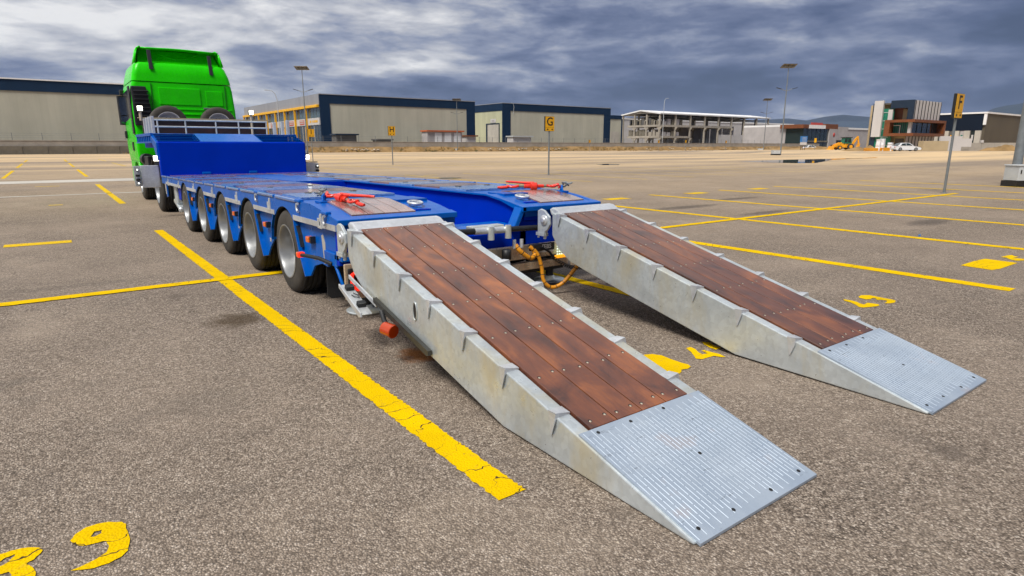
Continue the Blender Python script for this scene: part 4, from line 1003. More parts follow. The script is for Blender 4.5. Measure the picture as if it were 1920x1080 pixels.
# rear wall detail: pressed panels, ribs, vents, side intake
for x0, x1, z0, z1 in ((2.46, 3.42, 2.42, 2.84), (3.54, 3.96, 2.42, 2.80)):
    mb = MB(); mb.box(x0, x1, 18.285, 18.31, z0, z1); obj('pressed_panel', mb, 'green_paint', cab, bv=.012)
for z in (2.20, 2.32):
    mb = MB(); mb.box(2.3, 4.15, 18.285, 18.31, z-.018, z+.018); obj('pressed_rib', mb, 'green_paint', cab, bv=.008)
for x in (2.62, 3.46):
    mb = MB(); mb.box(x, x+.20, 18.27, 18.30, 2.34, 2.375); obj('cab_vent', mb, 'pole_steel', cab, bv=.006)
mb = MB(); mb.prism([(1.86,2.84),(2.18,2.84),(2.26,2.2),(2.28,1.9),(1.86,1.9)], 'y', 18.20, 18.32); ik = obj('side_intake', mb, 'black_plastic', TK, bv=.02)
for i in range(7):
    z = 2.72-i*.10; mb = MB(); mb.cbox((2.06, 18.185, z), (.32, .04, .035), 0, R(30)); obj('intake_louvre', mb, 'black_plastic', ik)
for x_ in (2.30, 4.02):
    mb = MB(); mb.box(x_-.006, x_+.006, 18.278, 18.31, 1.9, 2.94); obj('panel_seam', mb, 'green_dark', cab)
for x_, mt_ in ((2.75, 'red_paint'), (2.95, 'black_plastic'), (3.15, 'sign_yellow')):
    mb = MB(); mb.tube([(x_+.03*math.cos(i*.9), 18.2-1.2*i/60, 1.75-.35*math.sin(math.pi*i/60)+.03*math.sin(i*.9)) for i in range(61)], .012, 6); obj('air_line', mb, mt_, TK)
mb = MB(); mb.tube([(3.05, 18.27, 2.03), (3.05, 18.24, 2.03)], .025, 8); obj('yellow_coupling', mb, 'sign_yellow', cab)
# left door glass, side trim, mirror on arms
mb = MB(); mb.prism([(18.75,2.78),(18.75,2.12),(20.2,2.02),(20.35,2.30),(20.1,2.74)], 'x', 1.828, 1.845); obj('door_glass', mb, 'cab_glass', cab)
mb = MB(); mb.prism([(18.34,2.84),(18.62,2.84),(18.62,1.7),(18.34,1.7)], 'x', 1.815, 1.84); obj('side_trim', mb, 'black_plastic', cab)
mb = MB(); mb.prism([(18.9,1.5),(19.2,1.5),(19.15,1.28),(18.95,1.28)], 'x', 1.82, 1.845); obj('door_handle', mb, 'black_plastic', cab)
mp_ = onY(232, 206, 20.3); mx0 = mp_.x
mb = MB(); mb.loft([rrect(mx0-.13, mx0+.13, 20.22, 20.38, z, .05) for z in (mp_.z-.40, mp_.z+.36)], False); mr = obj('mirror_housing', mb, 'black_plastic', TK, bv=.03)
mb = MB(); mb.box(mx0-.10, mx0+.10, 20.205, 20.218, mp_.z-.14, mp_.z+.32); obj('mirror_glass', mb, 'mirror_glass', mr)
mb = MB(); mb.box(mx0-.10, mx0+.10, 20.205, 20.218, mp_.z-.36, mp_.z-.17); obj('wide_mirror_glass', mb, 'mirror_glass', mr)
for dz, z2 in ((.42, 2.78), (-.42, 1.72)):
    mb = MB(); mb.tube([(mx0, 20.3, mp_.z+dz*.9), (mx0+.12, 20.3, mp_.z+dz*1.03), (1.80, 20.25, z2), (1.86, 20.2, z2)], .028, 8); obj('mirror_arm', mb, 'black_plastic', mr)
for z_, h_ in ((1.70, .20), (2.80, .14)):
    mb = MB(); mb.cbox((1.83, 20.2, z_), (.10, .12, h_)); obj('mirror_mount', mb, 'black_plastic', mr, bv=.02)
# lower cab, steps, rear of the wheel housing
mb = MB(); mb.prism([(18.62,1.02),(20.45,1.02),(20.5,.45),(19.95,.42),(19.86,.75),(19.55,.98),(19.0,.98),(18.74,.80),(18.66,.70)], 'x', 1.87, 2.25); obj('cab_side_step', mb, 'green_paint', TK, bv=.02)
mb = MB(); mb.prism([(18.62,1.02),(20.45,1.02),(20.5,.45),(19.95,.42),(19.86,.75),(19.55,.98),(19.0,.98),(18.74,.80),(18.66,.70)], 'x', 3.87, 4.24); obj('cab_side_step', mb, 'green_paint', TK, bv=.02)
mb = MB(); mb.prism([(18.60,1.02),(18.72,1.02),(18.60,.62),(18.50,.60),(18.50,.85)], 'x', 1.86, 2.22); obj('rear_cab_flap', mb, 'green_paint', TK, bv=.01)
mb = MB(); mb.box(2.3, 3.9, 18.42, 20.4, .62, 1.0); obj('engine_block', mb, 'black_plastic', TK)
mb = MB(); mb.tube([(1.98, 18.2, 1.08), (1.98, 17.8, 1.08)], .14, 14); mb.box(1.90, 2.3, 17.1, 18.1, .78, 1.16); obj('air_filter', mb, 'black_plastic', TK, bv=.02)
for x in (2.58, 3.46):
    mb = MB(); mb.box(x, x+.09, 14.7, 20.2, .72, .98); obj('truck_chassis_rail', mb, 'black_plastic', TK)
for x in (1.80, 3.95):
    mb = MB(); pts = [(15.42+.60*math.cos(a), .52+.60*math.sin(a)) for a in [R(20+i*14) for i in range(11)]]; pts2 = [(15.42+.58*math.cos(a), .52+.58*math.sin(a)) for a in [R(20+i*14) for i in range(11)]]
    q = MB()
    for i in range(10): q.add([(x,*pts[i]),(x,*pts[i+1]),(x+.55,*pts[i+1]),(x+.55,*pts[i]),(x,*pts2[i]),(x,*pts2[i+1]),(x+.55,*pts2[i+1]),(x+.55,*pts2[i])],[(0,1,2,3),(7,6,5,4),(0,4,5,1),(2,6,7,3)])
    obj('rear_mudguard', q, 'black_plastic', TK)
mb = MB(); mb.box(1.90, 2.45, 16.3, 17.7, .42, .92); obj('fuel_tank', mb, 'silver_rim', TK, bv=.06)
mb = MB(); mb.box(3.70, 4.2, 16.3, 17.7, .42, .92); obj('fuel_tank', mb, 'silver_rim', TK, bv=.06)
wheel(TK, 1.83, 15.42, .505, False, sc=1.245); wheel(TK, 4.25, 15.42, .505, True, sc=1.245)
wheel(TK, 1.93, 19.25, .505, False, sc=1.245); wheel(TK, 4.15, 19.25, .505, True, sc=1.245)

# two spare wheels standing behind the headboard
SW = None
sp_t = MB(); sp_t.lathe([(b_-.12, r_) for b_, r_ in [(.0,.255),(-.004,.30),(.0,.345),(.012,.382),(.035,.402),(.06,.405),(.20,.405),(.222,.395),(.232,.36),(.236,.30),(.23,.255),(.0,.255)]], (0,0,0), 'y', 40)
sp_r = MB(); sp_r.lathe([(-.128,.262),(-.132,.250),(-.12,.243),(-.09,.236),(-.05,.226),(-.02,.20),(-.035,.16),(-.04,.12),(-.02,.10),(-.02,.0)], (0,0,0), 'y', 40)
spt, spr = meshof(sp_t, 'tyre', 'rubber'), meshof(sp_r, 'rim', 'white_rim')
nb = MB()
for i in range(10):
    a = i*.628; nb.lathe([(-.042,.014),(-.056,.012),(-.058,0)], (.14*math.cos(a), 0, .14*math.sin(a)), 'y', 6, False)
spn = meshof(nb, 'wheel_nuts', 'pole_steel')
for px, lab in ((316, 'spare wheel behind the maroon headboard, on the left below the black intake'), (409, 'spare wheel behind the maroon headboard, on the right')):
    q = onY(px, 228, 16.75); e = thing('spare_wheel', lab, 'wheel', (q.x, 16.75, 1.505+.405), 'spare wheels carried on the gooseneck')
    for nm, me in (('tyre', spt), ('rim', spr), ('wheel_nuts', spn)): inst(nm, me, e, (q.x, 16.75, 1.505+.405))

# ------------------------------------------------------------------ red ratchet load binders lying on the tail boards
def eye(mb, c, rx, ry, r, tilt):
    mb.tube([Vector(c)+Matrix.Rotation(tilt,3,'Z') @ Vector((rx*math.cos(a), ry*math.sin(a), .006*math.cos(2*a))) for a in [i*math.pi/8 for i in range(17)]], r, 8)
def binder(label, A, Bp, side, chain_side):
    A, Bp = Vector(A), Vector(Bp); d = (Bp-A).normalized(); up = Vector((0,0,1)); nrm = d.cross(up).normalized(); ang = math.atan2(d.y, d.x); L = (Bp-A).length
    e = thing('load_binder', label, 'load binder', (A.x, A.y, A.z-.03), 'red ratchet binders on the tail boards')
    mb = MB(); mb.tube([A+d*L*.22, A+d*L*.36, A+d*L*.37, A+d*L*.62], [.019,.019,.024,.024], 12); obj('barrel', mb, 'red_paint', e)
    mb = MB(); c = A+d*L*.42; mb.tube([c-d*.03, c+d*.03], .042, 14); mb.cbox(c+up*.0+nrm*.0, (.075, .06, .075), ang); obj('ratchet_gear', mb, 'red_paint', e, bv=.01)
    mb = MB(); h0 = c+up*.03; h1 = c+up*.045+(d*.9+nrm*side*.45).normalized()*.33
    dd = (h1-h0); mb.tube([h0, h0+dd*.3, h0+dd*.9, h1], [.020,.014,.013,.009], 8); obj('handle', mb, 'red_paint', e)
    for t0, t1 in ((.60, .76), (.12, .24)):
        mb = MB(); mb.tube([A+d*L*t0, A+d*L*t1], .013, 8); obj('screw_rod', mb, 'concrete_dark', e)
    mb = MB(); eye(mb, A+d*L*.84, .058, .036, .013, ang); obj('eye_link', mb, 'red_paint', e)
    mb = MB(); q = A+d*L*.90; mb.tube([q, q+d*.04-up*.008, q+d*.10-up*.012, q+d*.14-up*.008], [.014,.017,.018,.012], 10); obj('grab_hook', mb, 'red_paint', e)
    mb = MB(); eye(mb, A+d*L*.06, .05, .034, .014, ang+.4); q = A-d*.0; mb.tube([q+nrm*.02, q-d*.04+up*.015, q-d*.07-up*.005, q-d*.04-up*.02], .017, 8); obj('end_hook', mb, 'red_paint', e)
    for i, o_ in enumerate(((-.07, .012, .01), (-.11, .035, .0), (-.145, .005, .03), (-.10, -.01, .04), (-.16, .03, -.02))):
        mb = MB(); eye(mb, A+d*o_[0]+up*o_[1]+nrm*o_[2], .032, .019, .0075, ang+.8*i)
        o = obj('chain_link', mb, 'pole_steel', e)
zb_ = zd(5.2)+.05
binder('red ratchet load binder on the left tail boards beside the edge', (1.98, 5.42, zd(5.4)+.05), (2.06, 4.98, zd(4.98)+.045), -1, -1)
binder('red ratchet load binder on the right tail boards', (4.46, 5.24, zd(5.2)+.055), (3.99, 5.52, zd(5.4)+.045), 1, 1)
for x, y in ((1.90, 5.34), (4.50, 5.16)):
    mb = MB(); mb.tube([(x-.03, y-.05, zd(y)), (x-.025, y-.03, zd(y)+.05), (x, y, zd(y)+.065), (x+.02, y+.03, zd(y)+.05), (x+.02, y+.05, zd(y))], .012, 8); mb.box(x-.06, x+.04, y-.07, y+.07, zd(y)-.01, zd(y)+.012); obj('lashing_point', mb, 'blue_paint', T, bv=.004)

# ------------------------------------------------------------------ bay signs on posts
def sign(px, py, letter, zt_, label, small=False):
    b = onG(px, py); x, y = b.x, b.y
    e = thing('bay_sign', label, 'sign', (x, y, 0), 'yellow bay letter signs on posts')
    mb = MB(); mb.tube([(x, y, 0), (x, y, zt_-.64)], .038, 10); mb.lathe([(0,.0),(0,.09),(.012,.09),(.014,.04)], (x, y, .002), 'z', 12); obj('post', mb, 'pole_steel', e)
    w, h = .58, .70; z0 = zt_-h
    mb = MB(); mb.box(x-w/2, x+w/2, y-.045, y+.045, z0, zt_); bd = obj('sign_case', mb, 'sign_black', e, bv=.02)
    mb = MB(); mb.box(x-w/2+.012, x+w/2-.012, y-.052, y-.046, z0+.175, zt_-.012); obj('sign_face', mb, 'sign_yellow', e)
    mb = MB(); mb.box(x-w/2+.012, x+w/2-.012, y-.052, y-.046, z0+.012, z0+.165); obj('arrow_face', mb, 'sign_yellow', e)
    txt(letter, .54, 'letter', 'sign_black', e, Mface((x, y-.054, z0+.435), (1,0,0), (0,0,1)), extrude=.002, sx=1.05)
    for s in (-1, 1):
        mb = MB(); cx = x+s*.15; zz = z0+.088
        mb.prism([(cx-s*.01,zz+.045),(cx+s*.05,zz),(cx-s*.01,zz-.045)], 'y', y-.056, y-.053); mb.box(cx-s*.01, cx-s*.055, y-.056, y-.053, zz-.02, zz+.02); obj('arrow', mb, 'sign_black', e)
sign(1770, 362, 'F', 2.90, 'yellow bay sign with a black letter F, nearest the grey cabinet')
sign(1028.6, 328, 'G', 2.80, 'yellow bay sign with a black letter G on a steel post')
sign(736.75, 308.75, 'H', 2.86, 'yellow bay sign with a black letter H in front of the big warehouse')
sign(587, 303.5, 'I', 2.88, 'yellow bay sign with a black letter I just right of the trailer neck')
for px, py, l, lab in ((1234, 284, 'D', 'far bay sign below the concrete frame building, left of two'), (1284.5, 284.5, 'C', 'far bay sign below the concrete frame building, right of two'), (1360, 283.5, 'B', 'far narrow bay sign in front of the pale parapet'), (1105, 284.5, 'E', 'far bay sign in front of the second warehouse')):
    sign(px, py, l, 2.85, lab)

# ------------------------------------------------------------------ solar street lamps with battery cabinets
def lamp(x, y, label, H=13.0, z0=0, arms=True, rz=0, pole_r=.11, coff=(-.75, 0)):
    e = thing('solar_lamp', label, 'street lamp', (x, y, z0), 'solar street lamps on the lot')
    mb = MB(); mb.tube([(x, y, z0), (x, y, z0+4), (x, y, z0+H)], [pole_r, pole_r*.9, pole_r*.5], 12); obj('pole', mb, 'pole_steel', e)
    a = -YAW+rz; ca, sa = math.cos(a), math.sin(a)
    mb = MB(); mb.cbox((x, y, z0+H+.15), (2.1, 1.35, .07), a, R(-18)); pn = obj('solar_panel', mb, 'solar_panel', e, bv=.01)
    mb = MB()
    for i in range(3): mb.cbox((x+ca*(i-1)*.62, y+sa*(i-1)*.62, z0+H+.06), (.06, 1.2, .06), a, R(-18))
    mb.cbox((x, y, z0+H+.02), (1.9, .08, .08), a); obj('panel_frame', mb, 'pole_steel', e)
    if arms:
        for s in (-1, 1):
            mb = MB(); mb.tube([(x, y, z0+H*.735), (x+s*ca*.45, y+s*sa*.45, z0+H*.735+.12), (x+s*ca*.85, y+s*sa*.85, z0+H*.735+.30)], .045, 8); am = obj('arm', mb, 'pole_steel', e)
            mb = MB(); mb.cbox((x+s*ca*1.2, y+s*sa*1.2, z0+H*.735+.37), (.78, .26, .08), a, 0, -s*R(14)); obj('lamp_head', mb, 'black_plastic', am, bv=.02)
    cabx, caby = x+ca*coff[0]+sa*coff[1], y+sa*coff[0]-ca*coff[1]
    mb = MB(); mb.cbox((cabx, caby, z0+.10), (1.26, .72, .20), a); obj('cabinet_plinth', mb, 'sign_black', e)
    mb = MB(); mb.cbox((cabx, caby, z0+.46), (1.20, .66, .50), a); cb = obj('battery_cabinet', mb, 'cabinet_grey', e, bv=.015)
    mb = MB(); mb.cbox((cabx, caby, z0+.735), (1.25, .71, .05), a); obj('cabinet_lid', mb, 'cabinet_grey', cb, bv=.01)
    mb = MB(); mb.cbox((cabx-ca*.52+sa*.335, caby-sa*.52-ca*.335, z0+.52), (.035, .02, .13), a); obj('cabinet_handle', mb, 'sign_black', cb)
q = onG(1463, 291); lamp(q.x, q.y, 'tall solar street lamp beside the puddle')
q = onG(577.5, 290); lamp(q.x, q.y, 'solar street lamp in front of the yellow shop front', 13.4)
q = onD(858, 283.6, 157); lamp(q.x, q.y, 'solar street lamp in front of the dark warehouse corner', 12.3)
q = onD(1431, 283, 165); lamp(q.x, q.y, 'smaller far solar street lamp left of the tallest one', 12.9)
q = onD(1901.5, 340, 22.6); lamp(q.x, q.y, 'nearest solar lamp at the right edge, only its pole and grey cabinet in view', 13.0, 0, True, 0, .155, (.0, .55))

# ------------------------------------------------------------------ boundary: low retaining wall, kerb road wall, fence posts, scrub
YW = 135.0
bw = thing('boundary_wall', 'long low concrete wall along the far edge of the lot', 'wall', (40, YW, 0))
x = -110.0; pan = None
mb = MB(); mb.box(-1.72, 1.72, 0, .35, 0, 1.38); pan_me = meshof(mb, 'wall_panel', 'concrete_dark')
while x < 46:
    inst('wall_panel', pan_me, bw, (x, YW, 0)); x += 3.5
mb = MB(); mb.box(-112, 260, YW+.40, YW+.75, 0, 2.25); obj('upper_wall', mb, 'concrete', bw)
mb = MB(); mb.box(-112, 260, YW+.34, YW+.80, 2.252, 2.36); obj('wall_coping', mb, 'concrete', bw)
# retaining slope with dry weeds on the right part
mb = MB(); n = 110; vs = []
for i in range(n+1):
    xx = 44 + i*2.0
    for j in range(4):
        yy = YW-1.6 + j*.65; zz = [0.01, .35, .85, 1.15][j] + random.uniform(-.12, .18)*(j > 0); vs.append((xx+random.uniform(-.4,.4), yy+random.uniform(-.15,.15) if j < 3 else YW+.39, zz))
mb.add(vs, [(i*4+j, (i+1)*4+j, (i+1)*4+j+1, i*4+j+1) for i in range(n) for j in range(3)], True)
tag(obj('embankment', mb, 'dirt'), 'low brown earth bank at the foot of the far wall', kind='structure')
def tuft(mb, c, r, h, nb):
    for k in range(nb):
        a = random.uniform(0, 6.28); l = random.uniform(.5, 1)*h; rr = random.uniform(0, r); bx, by = c[0]+rr*math.cos(a), c[1]+rr*math.sin(a)*.5
        dxx, dyy = random.uniform(-.4,.4)*l, random.uniform(-.3,.3)*l; w = random.uniform(.03,.08)
        mb.add([(bx-w,by,c[2]),(bx+w,by,c[2]),(bx+dxx*.6+w*.5,by+dyy*.6,c[2]+l*.7),(bx+dxx,by+dyy,c[2]+l)],[(0,1,2),(0,2,3)])
d1_, d2_ = MB(), MB()
for i in range(900):
    xx = random.uniform(44, 262); yy = YW-1.6+random.random()*1.7; zz = .5*(yy-YW+1.6)
    dens = mnoise.noise(Vector((xx*.09, 2.2, 0)))
    if dens > -.15: tuft(d1_ if random.random() < .72 else d2_, (xx, yy, zz), .5, random.uniform(.25,.75), 7)
for i in range(260):      # weeds at the foot of the left panels
    xx = random.uniform(-80, 46); dens = mnoise.noise(Vector((xx*.11, 9.2, 0)))
    if dens > .1: tuft(d1_ if random.random() < .6 else d2_, (xx, YW-.15, 0), .4, random.uniform(.15,.5), 6)
for i in range(420):      # verge on the right side of the lot
    xx, yy = random.uniform(128, 240), random.uniform(60, 132); tuft(d1_, (xx, yy, rise(xx, yy)), .6, random.uniform(.2,.6), 6) if yy > 118 or xx > 196 else None
tag(obj('dry_grass', d1_, 'dry_grass'), 'straw coloured dry weeds along the far wall', 'grass', kind='stuff')
tag(obj('green_scrub', d2_, 'scrub_green'), 'dull green scrub mixed into the dry weeds', 'scrub', kind='stuff')
mb = MB()
for i in range(260):
    xx = random.choice((random.uniform(52, 62), random.uniform(88, 118), random.uniform(150, 230))); pebble(mb, (xx, YW-1.5+random.random()*1.4, .3+random.random()*.4), random.uniform(.10, .32))
tag(obj('rubble', mb, 'stone'), 'pale stones and rubble scattered on the earth bank', 'rubble', kind='stuff')
# fence posts on the wall
mb = MB(); mb.box(-.045, .045, -.03, .03, 0, 1.25); post_me = meshof(mb, 'fence_post', 'pole_steel')
fe = thing('wire_fence', 'row of thin steel fence posts standing on the far wall', 'fence', (40, YW+.57, 2.36))
xx = -70.0
while xx < 225:
    inst('fence_post', post_me, fe, (xx, YW+.57, 2.362)); xx += 4.1
mb = MB()
for z in (2.75, 3.15, 3.5): mb.tube([(-70, YW+.57, z), (225, YW+.57, z)], .012, 4)
obj('fence_wire', mb, 'pole_steel', fe)

# ------------------------------------------------------------------ warehouses
def wh_roof_edge(o): return o
# left warehouse
U1 = 148.0
a = onY(0, 148.5, U1); b = onY(245, 158.5, U1); zt1 = (a.z+b.z)/2; xR = onY(350, 200, U1).x; xL = -95
zb1 = (onY(0, 171, U1).z+onY(240, 177, U1).z)/2
e = thing('warehouse', 'beige clad warehouse with navy roof band behind the truck, at the left edge', 'warehouse', ((xL+xR)/2, U1, 0), 'warehouses beyond the wall')
mb = MB(); mb.box(xL, xR, U1, U1+60, 0, zb1); obj('wall', mb, 'beige_clad', e)
mb = MB(); mb.box(xL-.1, xR+.1, U1-.15, U1+60.1, zb1+.002, zt1); obj('roof_band', mb, 'navy_clad', e)
mb = MB(); mb.box(xL-.2, xR+.2, U1-.3, U1+60.2, zt1+.002, zt1+.22); obj('parapet_cap', mb, 'white_sheet', e)
# middle warehouse with shops on its left side
U2 = 158.0
c = onY(598, 178, U2); r = onY(890, 190, U2); zt2 = c.z*.5+r.z*.5; x0, x1 = c.x, r.x
zb2 = (onY(622, 195, U2).z + onY(870, 204, U2).z)/2
xf0, xf1 = onY(620, 230, U2).x, onY(875, 230, U2).x
e2 = thing('warehouse', 'big warehouse with navy frame and yellow trimmed shops on its left side', 'warehouse', (x0, U2, 0), 'warehouses beyond the wall')
D2 = 74
mb = MB(); mb.box(x0+.3, x1-.02, U2+.25, U2+D2, 0, zt2-.3); obj('wall', mb, 'beige_clad', e2)
mb = MB(); mb.box(x0, x1, U2-.1, U2+.24, zb2, zt2); mb.box(x0, xf0, U2-.1, U2+.24, 0, zb2-.002); mb.box(xf1, x1, U2-.1, U2+.24, 0, zb2-.002); obj('navy_frame', mb, 'navy_clad', e2)
mb = MB(); mb.box(xf0, xf1, U2+.05, U2+.245, 0, zb2-.003); obj('front_cladding', mb, 'beige_clad', e2)
mb = MB(); mb.box(x0-.08, x1+.1, U2-.2, U2+D2+.1, zt2+.002, zt2+.20); obj('parapet_cap', mb, 'grey_clad', e2)
# shop side (plane x = x0): grey band, yellow beam and posts, glazing, white sign band
def zside(py_at_corner): return onY(598, py_at_corner, U2).z
zg0, zy0, zgl, zsg0, zsg1 = zside(195.5), zside(200.5), zside(220), zside(233.5), zside(234)
mb = MB(); mb.box(x0-.10, x0+.29, U2+.25, U2+D2, zg0, zt2); obj('grey_band', mb, 'grey_clad', e2)
mb = MB(); mb.box(x0-.75, x0-.11, U2+.3, U2+D2, zy0, zg0-.01); obj('yellow_beam', mb, 'yellow_steel', e2, bv=.05)
nb_ = 8; bayL = (D2-1)/nb_
for i in range(nb_):
    ya, yb = U2+.5+bayL*i, U2+.5+bayL*(i+1)
    mb = MB(); mb.box(x0-.70, x0-.2, yb-.35, yb+.05, 0, zy0-.01); obj('yellow_post', mb, 'yellow_steel', e2)
    mb = MB(); mb.box(x0+.05, x0+.2, ya, yb, zgl, zy0); w_ = obj('upper_window', mb, 'shop_glass', e2)
    for k in range(1, 4):
        mb = MB(); yy = ya+(yb-ya)*k/4; mb.box(x0+.0, x0+.05, yy-.05, yy+.05, zgl, zy0); obj('mullion', mb, 'pole_steel', w_)
    mb = MB(); mb.box(x0-.18, x0+.2, ya, yb-.4, zsg0, zgl-.02); fb = obj('shop_fascia', mb, 'white_panel', e2)
    if i in (1, 2, 4):
        mb = MB(); mb.box(x0-.22, x0-.185, ya+2.4, yb-3.0, zsg0+.25, zgl-.30); obj('shop_sign', mb, 'red_sign', fb)
        for q in range(2):
            mb = MB(); mb.box(x0-.235, x0-.222, ya+2.7, yb-3.3, zsg0+.55+q*.5, zsg0+.85+q*.5); obj('sign_line', mb, 'concrete_pale', fb)
    if i == 0:
        for q, (sa, sb) in enumerate(((1.2, 3.4), (4.2, 5.2), (6.0, 6.6))):
            for kk in range(int((sb-sa)/.55)+1):
                mb = MB(); yy = ya+sa+kk*.55; mb.box(x0-.22, x0-.185, yy, yy+.40, zsg0+.6, zgl-.6); obj('gold_letter', mb, 'yellow_steel', fb)
    mb = MB(); mb.box(x0+.05, x0+.2, ya, yb, 0, zsg0); g_ = obj('shop_window', mb, 'window_glass', e2)
    for k in range(1, 4):
        mb = MB(); yy = ya+(yb-ya)*k/4; mb.box(x0-.02, x0+.049, yy-.12, yy+.12, 0, zsg0); obj('mullion', mb, 'pole_steel' if k != 2 else 'concrete_pale', g_)
    if i in (1, 3): 
        mb = MB(); mb.box(x0-.10, x0+.049, ya+.6, ya+2.4, 0, zsg0-.4); obj('yellow_door', mb, 'yellow_steel', e2)
# third warehouse
U3 = 172.0
c = onY(942, 193.5, U3); r = onY(1145, 203.5, U3); zt3 = (c.z+r.z)/2; x0, x1 = c.x, r.x; zb3 = (onY(960, 209, U3).z+onY(1130, 214, U3).z)/2
xf0, xf1 = onY(957, 230, U3).x, onY(1132, 230, U3).x
e3 = thing('warehouse', 'beige warehouse with navy frame behind the G sign', 'warehouse', (x0, U3, 0), 'warehouses beyond the wall')
mb = MB(); mb.box(x0, x1, U3-.1, U3+.24, zb3, zt3); mb.box(x0, xf0, U3-.1, U3+.24, 0, zb3-.002); mb.box(xf1, x1, U3-.1, U3+.24, 0, zb3-.002); obj('navy_frame', mb, 'navy_clad', e3)
mb = MB(); mb.box(xf0, xf1, U3+.05, U3+.245, 0, zb3-.003); obj('front_cladding', mb, 'beige_clad', e3)
mb = MB(); mb.box(x0+.1, x1-.02, U3+.25, U3+52, 0, zb3); obj('wall', mb, 'beige_clad_green', e3)
mb = MB(); mb.box(x0-.02, x1, U3+.245, U3+52, zb3+.003, zt3); obj('roof_band', mb, 'navy_clad', e3)
mb = MB(); mb.box(x0-.1, x1+.1, U3-.2, U3+52.1, zt3+.002, zt3+.2); obj('parapet_cap', mb, 'grey_clad', e3)
yd0, yd1 = onX(935, 250, x0).y, onX(914, 250, x0).y; zdo = onX(935, 233, x0).z
mb = MB(); mb.box(x0+.02, x0+.098, yd0, yd1, 0, zdo); dr = obj('roller_door', mb, 'concrete_pale', e3)
mb = MB(); mb.box(x0-.02, x0+.099, yd0-.5, yd0-.01, 0, zdo+.4); mb.box(x0-.02, x0+.099, yd1+.01, yd1+.9, 0, zdo+.4); mb.box(x0-.02, x0+.099, yd0-.01, yd1+.01, zdo+.01, zdo+.4); obj('door_frame', mb, 'navy_panel', dr)
ys0, ys1 = onX(929.5, 225, x0).y, onX(919.5, 225, x0).y; zs0, zs1 = onX(925, 230, x0).z, onX(925, 223, x0).z
mb = MB(); mb.box(x0-.02, x0+.098, ys0, ys1, zs0, zs1); sb_ = obj('wall_sign', mb, 'white_panel', e3)
mb = MB(); mb.box(x0-.04, x0-.021, ys0+.8, ys1-.8, zs0+.3, zs1-.3); obj('sign_print', mb, 'grey_wall', sb_)
mb = MB(); pq = onY(963, 205, U3-.2); mb.tube([(pq.x-.2, U3-.3, zt3-3.5), (pq.x+.1, U3-.3, zt3-1.0), (pq.x-.3, U3-.25, zt3+.1), (pq.x-.8, U3, zt3+.25)], .07, 6); obj('downpipe', mb, 'cabinet_grey', e3)
# small beige building right of it
c = onY(1146, 216, 188); r = onY(1169, 216, 188)
e4 = thing('annex_building', 'narrow beige annex with navy top right of the third warehouse', 'building', (c.x, 188, 0))
mb = MB(); mb.box(c.x-3, r.x-1.2, 188, 205, 0, c.z-1.5); obj('wall', mb, 'beige_clad', e4)
mb = MB(); mb.box(c.x-3.1, r.x-1.0, 187.8, 205.2, c.z-1.498, c.z); mb.box(r.x-1.198, r.x-.5, 187.8, 205.2, 0, c.z-1.5); obj('navy_frame', mb, 'navy_clad', e4)
z_ = onY(1155, 247, 188).z; mb = MB(); mb.box(c.x, r.x-2.2, 187.9, 187.995, 0, z_); obj('roller_door', mb, 'concrete_pale', e4)

# concrete frame building under a white sheet roof
U4 = 192.0
cc = onY(1238, 211.5, U4); xA = cc.x; zE = cc.z; xB = onY(1441, 220, U4).x; Dp = onX(1169, 216, xA).y - U4; zP = onX(1203, 207, xA).z
ef = thing('frame_building', 'unfinished concrete frame building with open floors and white sheet roof', 'building', (xA, U4, 0))
ncol = 9; sp4 = (xB-xA)/(ncol-1); rows = [0, Dp*.34, Dp*.67, Dp]
for i in range(ncol):
    for j, dy_ in enumerate(rows):
        mb = MB(); xx = xA+sp4*i; yy = U4+dy_; mb.box(xx-.35, xx+.35, yy-.35, yy+.35, 0, zE-.5); obj('column', mb, 'frame_concrete', ef)
zf1, zf2 = onX(1210, 255, xA).z, onX(1210, 234.5, xA).z
for zf in (zf1, zf2):
    nb2 = 2 if zf == zf1 else 5
    mb = MB(); mb.box(xA-.45, xA+sp4*nb2+.3, U4-.3, U4+Dp*.86, zf-.9, zf); obj('floor_slab', mb, 'frame_concrete', ef)
    for i in range(nb2+1):
        for j in range(3):
            for s in (-1, 1):
                xx = xA+sp4*i; yy = U4+rows[j]
                mb = MB(); mb.prism([(yy+s*.35,zf-.9),(yy+s*1.6,zf-.9),(yy+s*.35,zf-2.4)], 'x', xx-.3, xx+.3); obj('haunch', mb, 'frame_concrete', ef)
ym = U4+Dp/2
mb = MB()
for i in range(ncol):
    xx = xA+sp4*i; mb.prism([(U4-.4,zE-.7),(U4-.4,zE-.1),(ym,zP-.1),(U4+Dp+.4,zE-.1),(U4+Dp+.4,zE-.7),(ym,zE+.1)], 'x', xx-.25, xx+.25)
obj('roof_truss', mb, 'frame_concrete', ef)
mb = MB(); mb.add([(xA-.8,U4-.9,zE),(xB+.8,U4-.9,zE),(xB+.8,ym,zP+.15),(xA-.8,ym,zP+.15),(xA-.8,U4+Dp+.9,zE),(xB+.8,U4+Dp+.9,zE)], [(0,1,2,3),(3,2,5,4)])
ro = obj('roof_sheet', mb, 'white_sheet', ef); sm_ = ro.modifiers.new('thick', 'SOLIDIFY'); sm_.thickness = .55
mb = MB(); mb.box(xA+.5, xB-.5, U4+.6, U4+Dp-.6, zE-1.6, zE-1.5); obj('ceiling_mesh', mb, 'dark_wall', ef)
zp_ = onY(1380, 253, U4).z
for i in range(4, 8):
    mb = MB(); mb.box(xA+sp4*i+.36, xA+sp4*(i+1)-.36, U4-.2, U4+.2, 0, zp_); obj('infill_wall', mb, 'white_panel', ef)
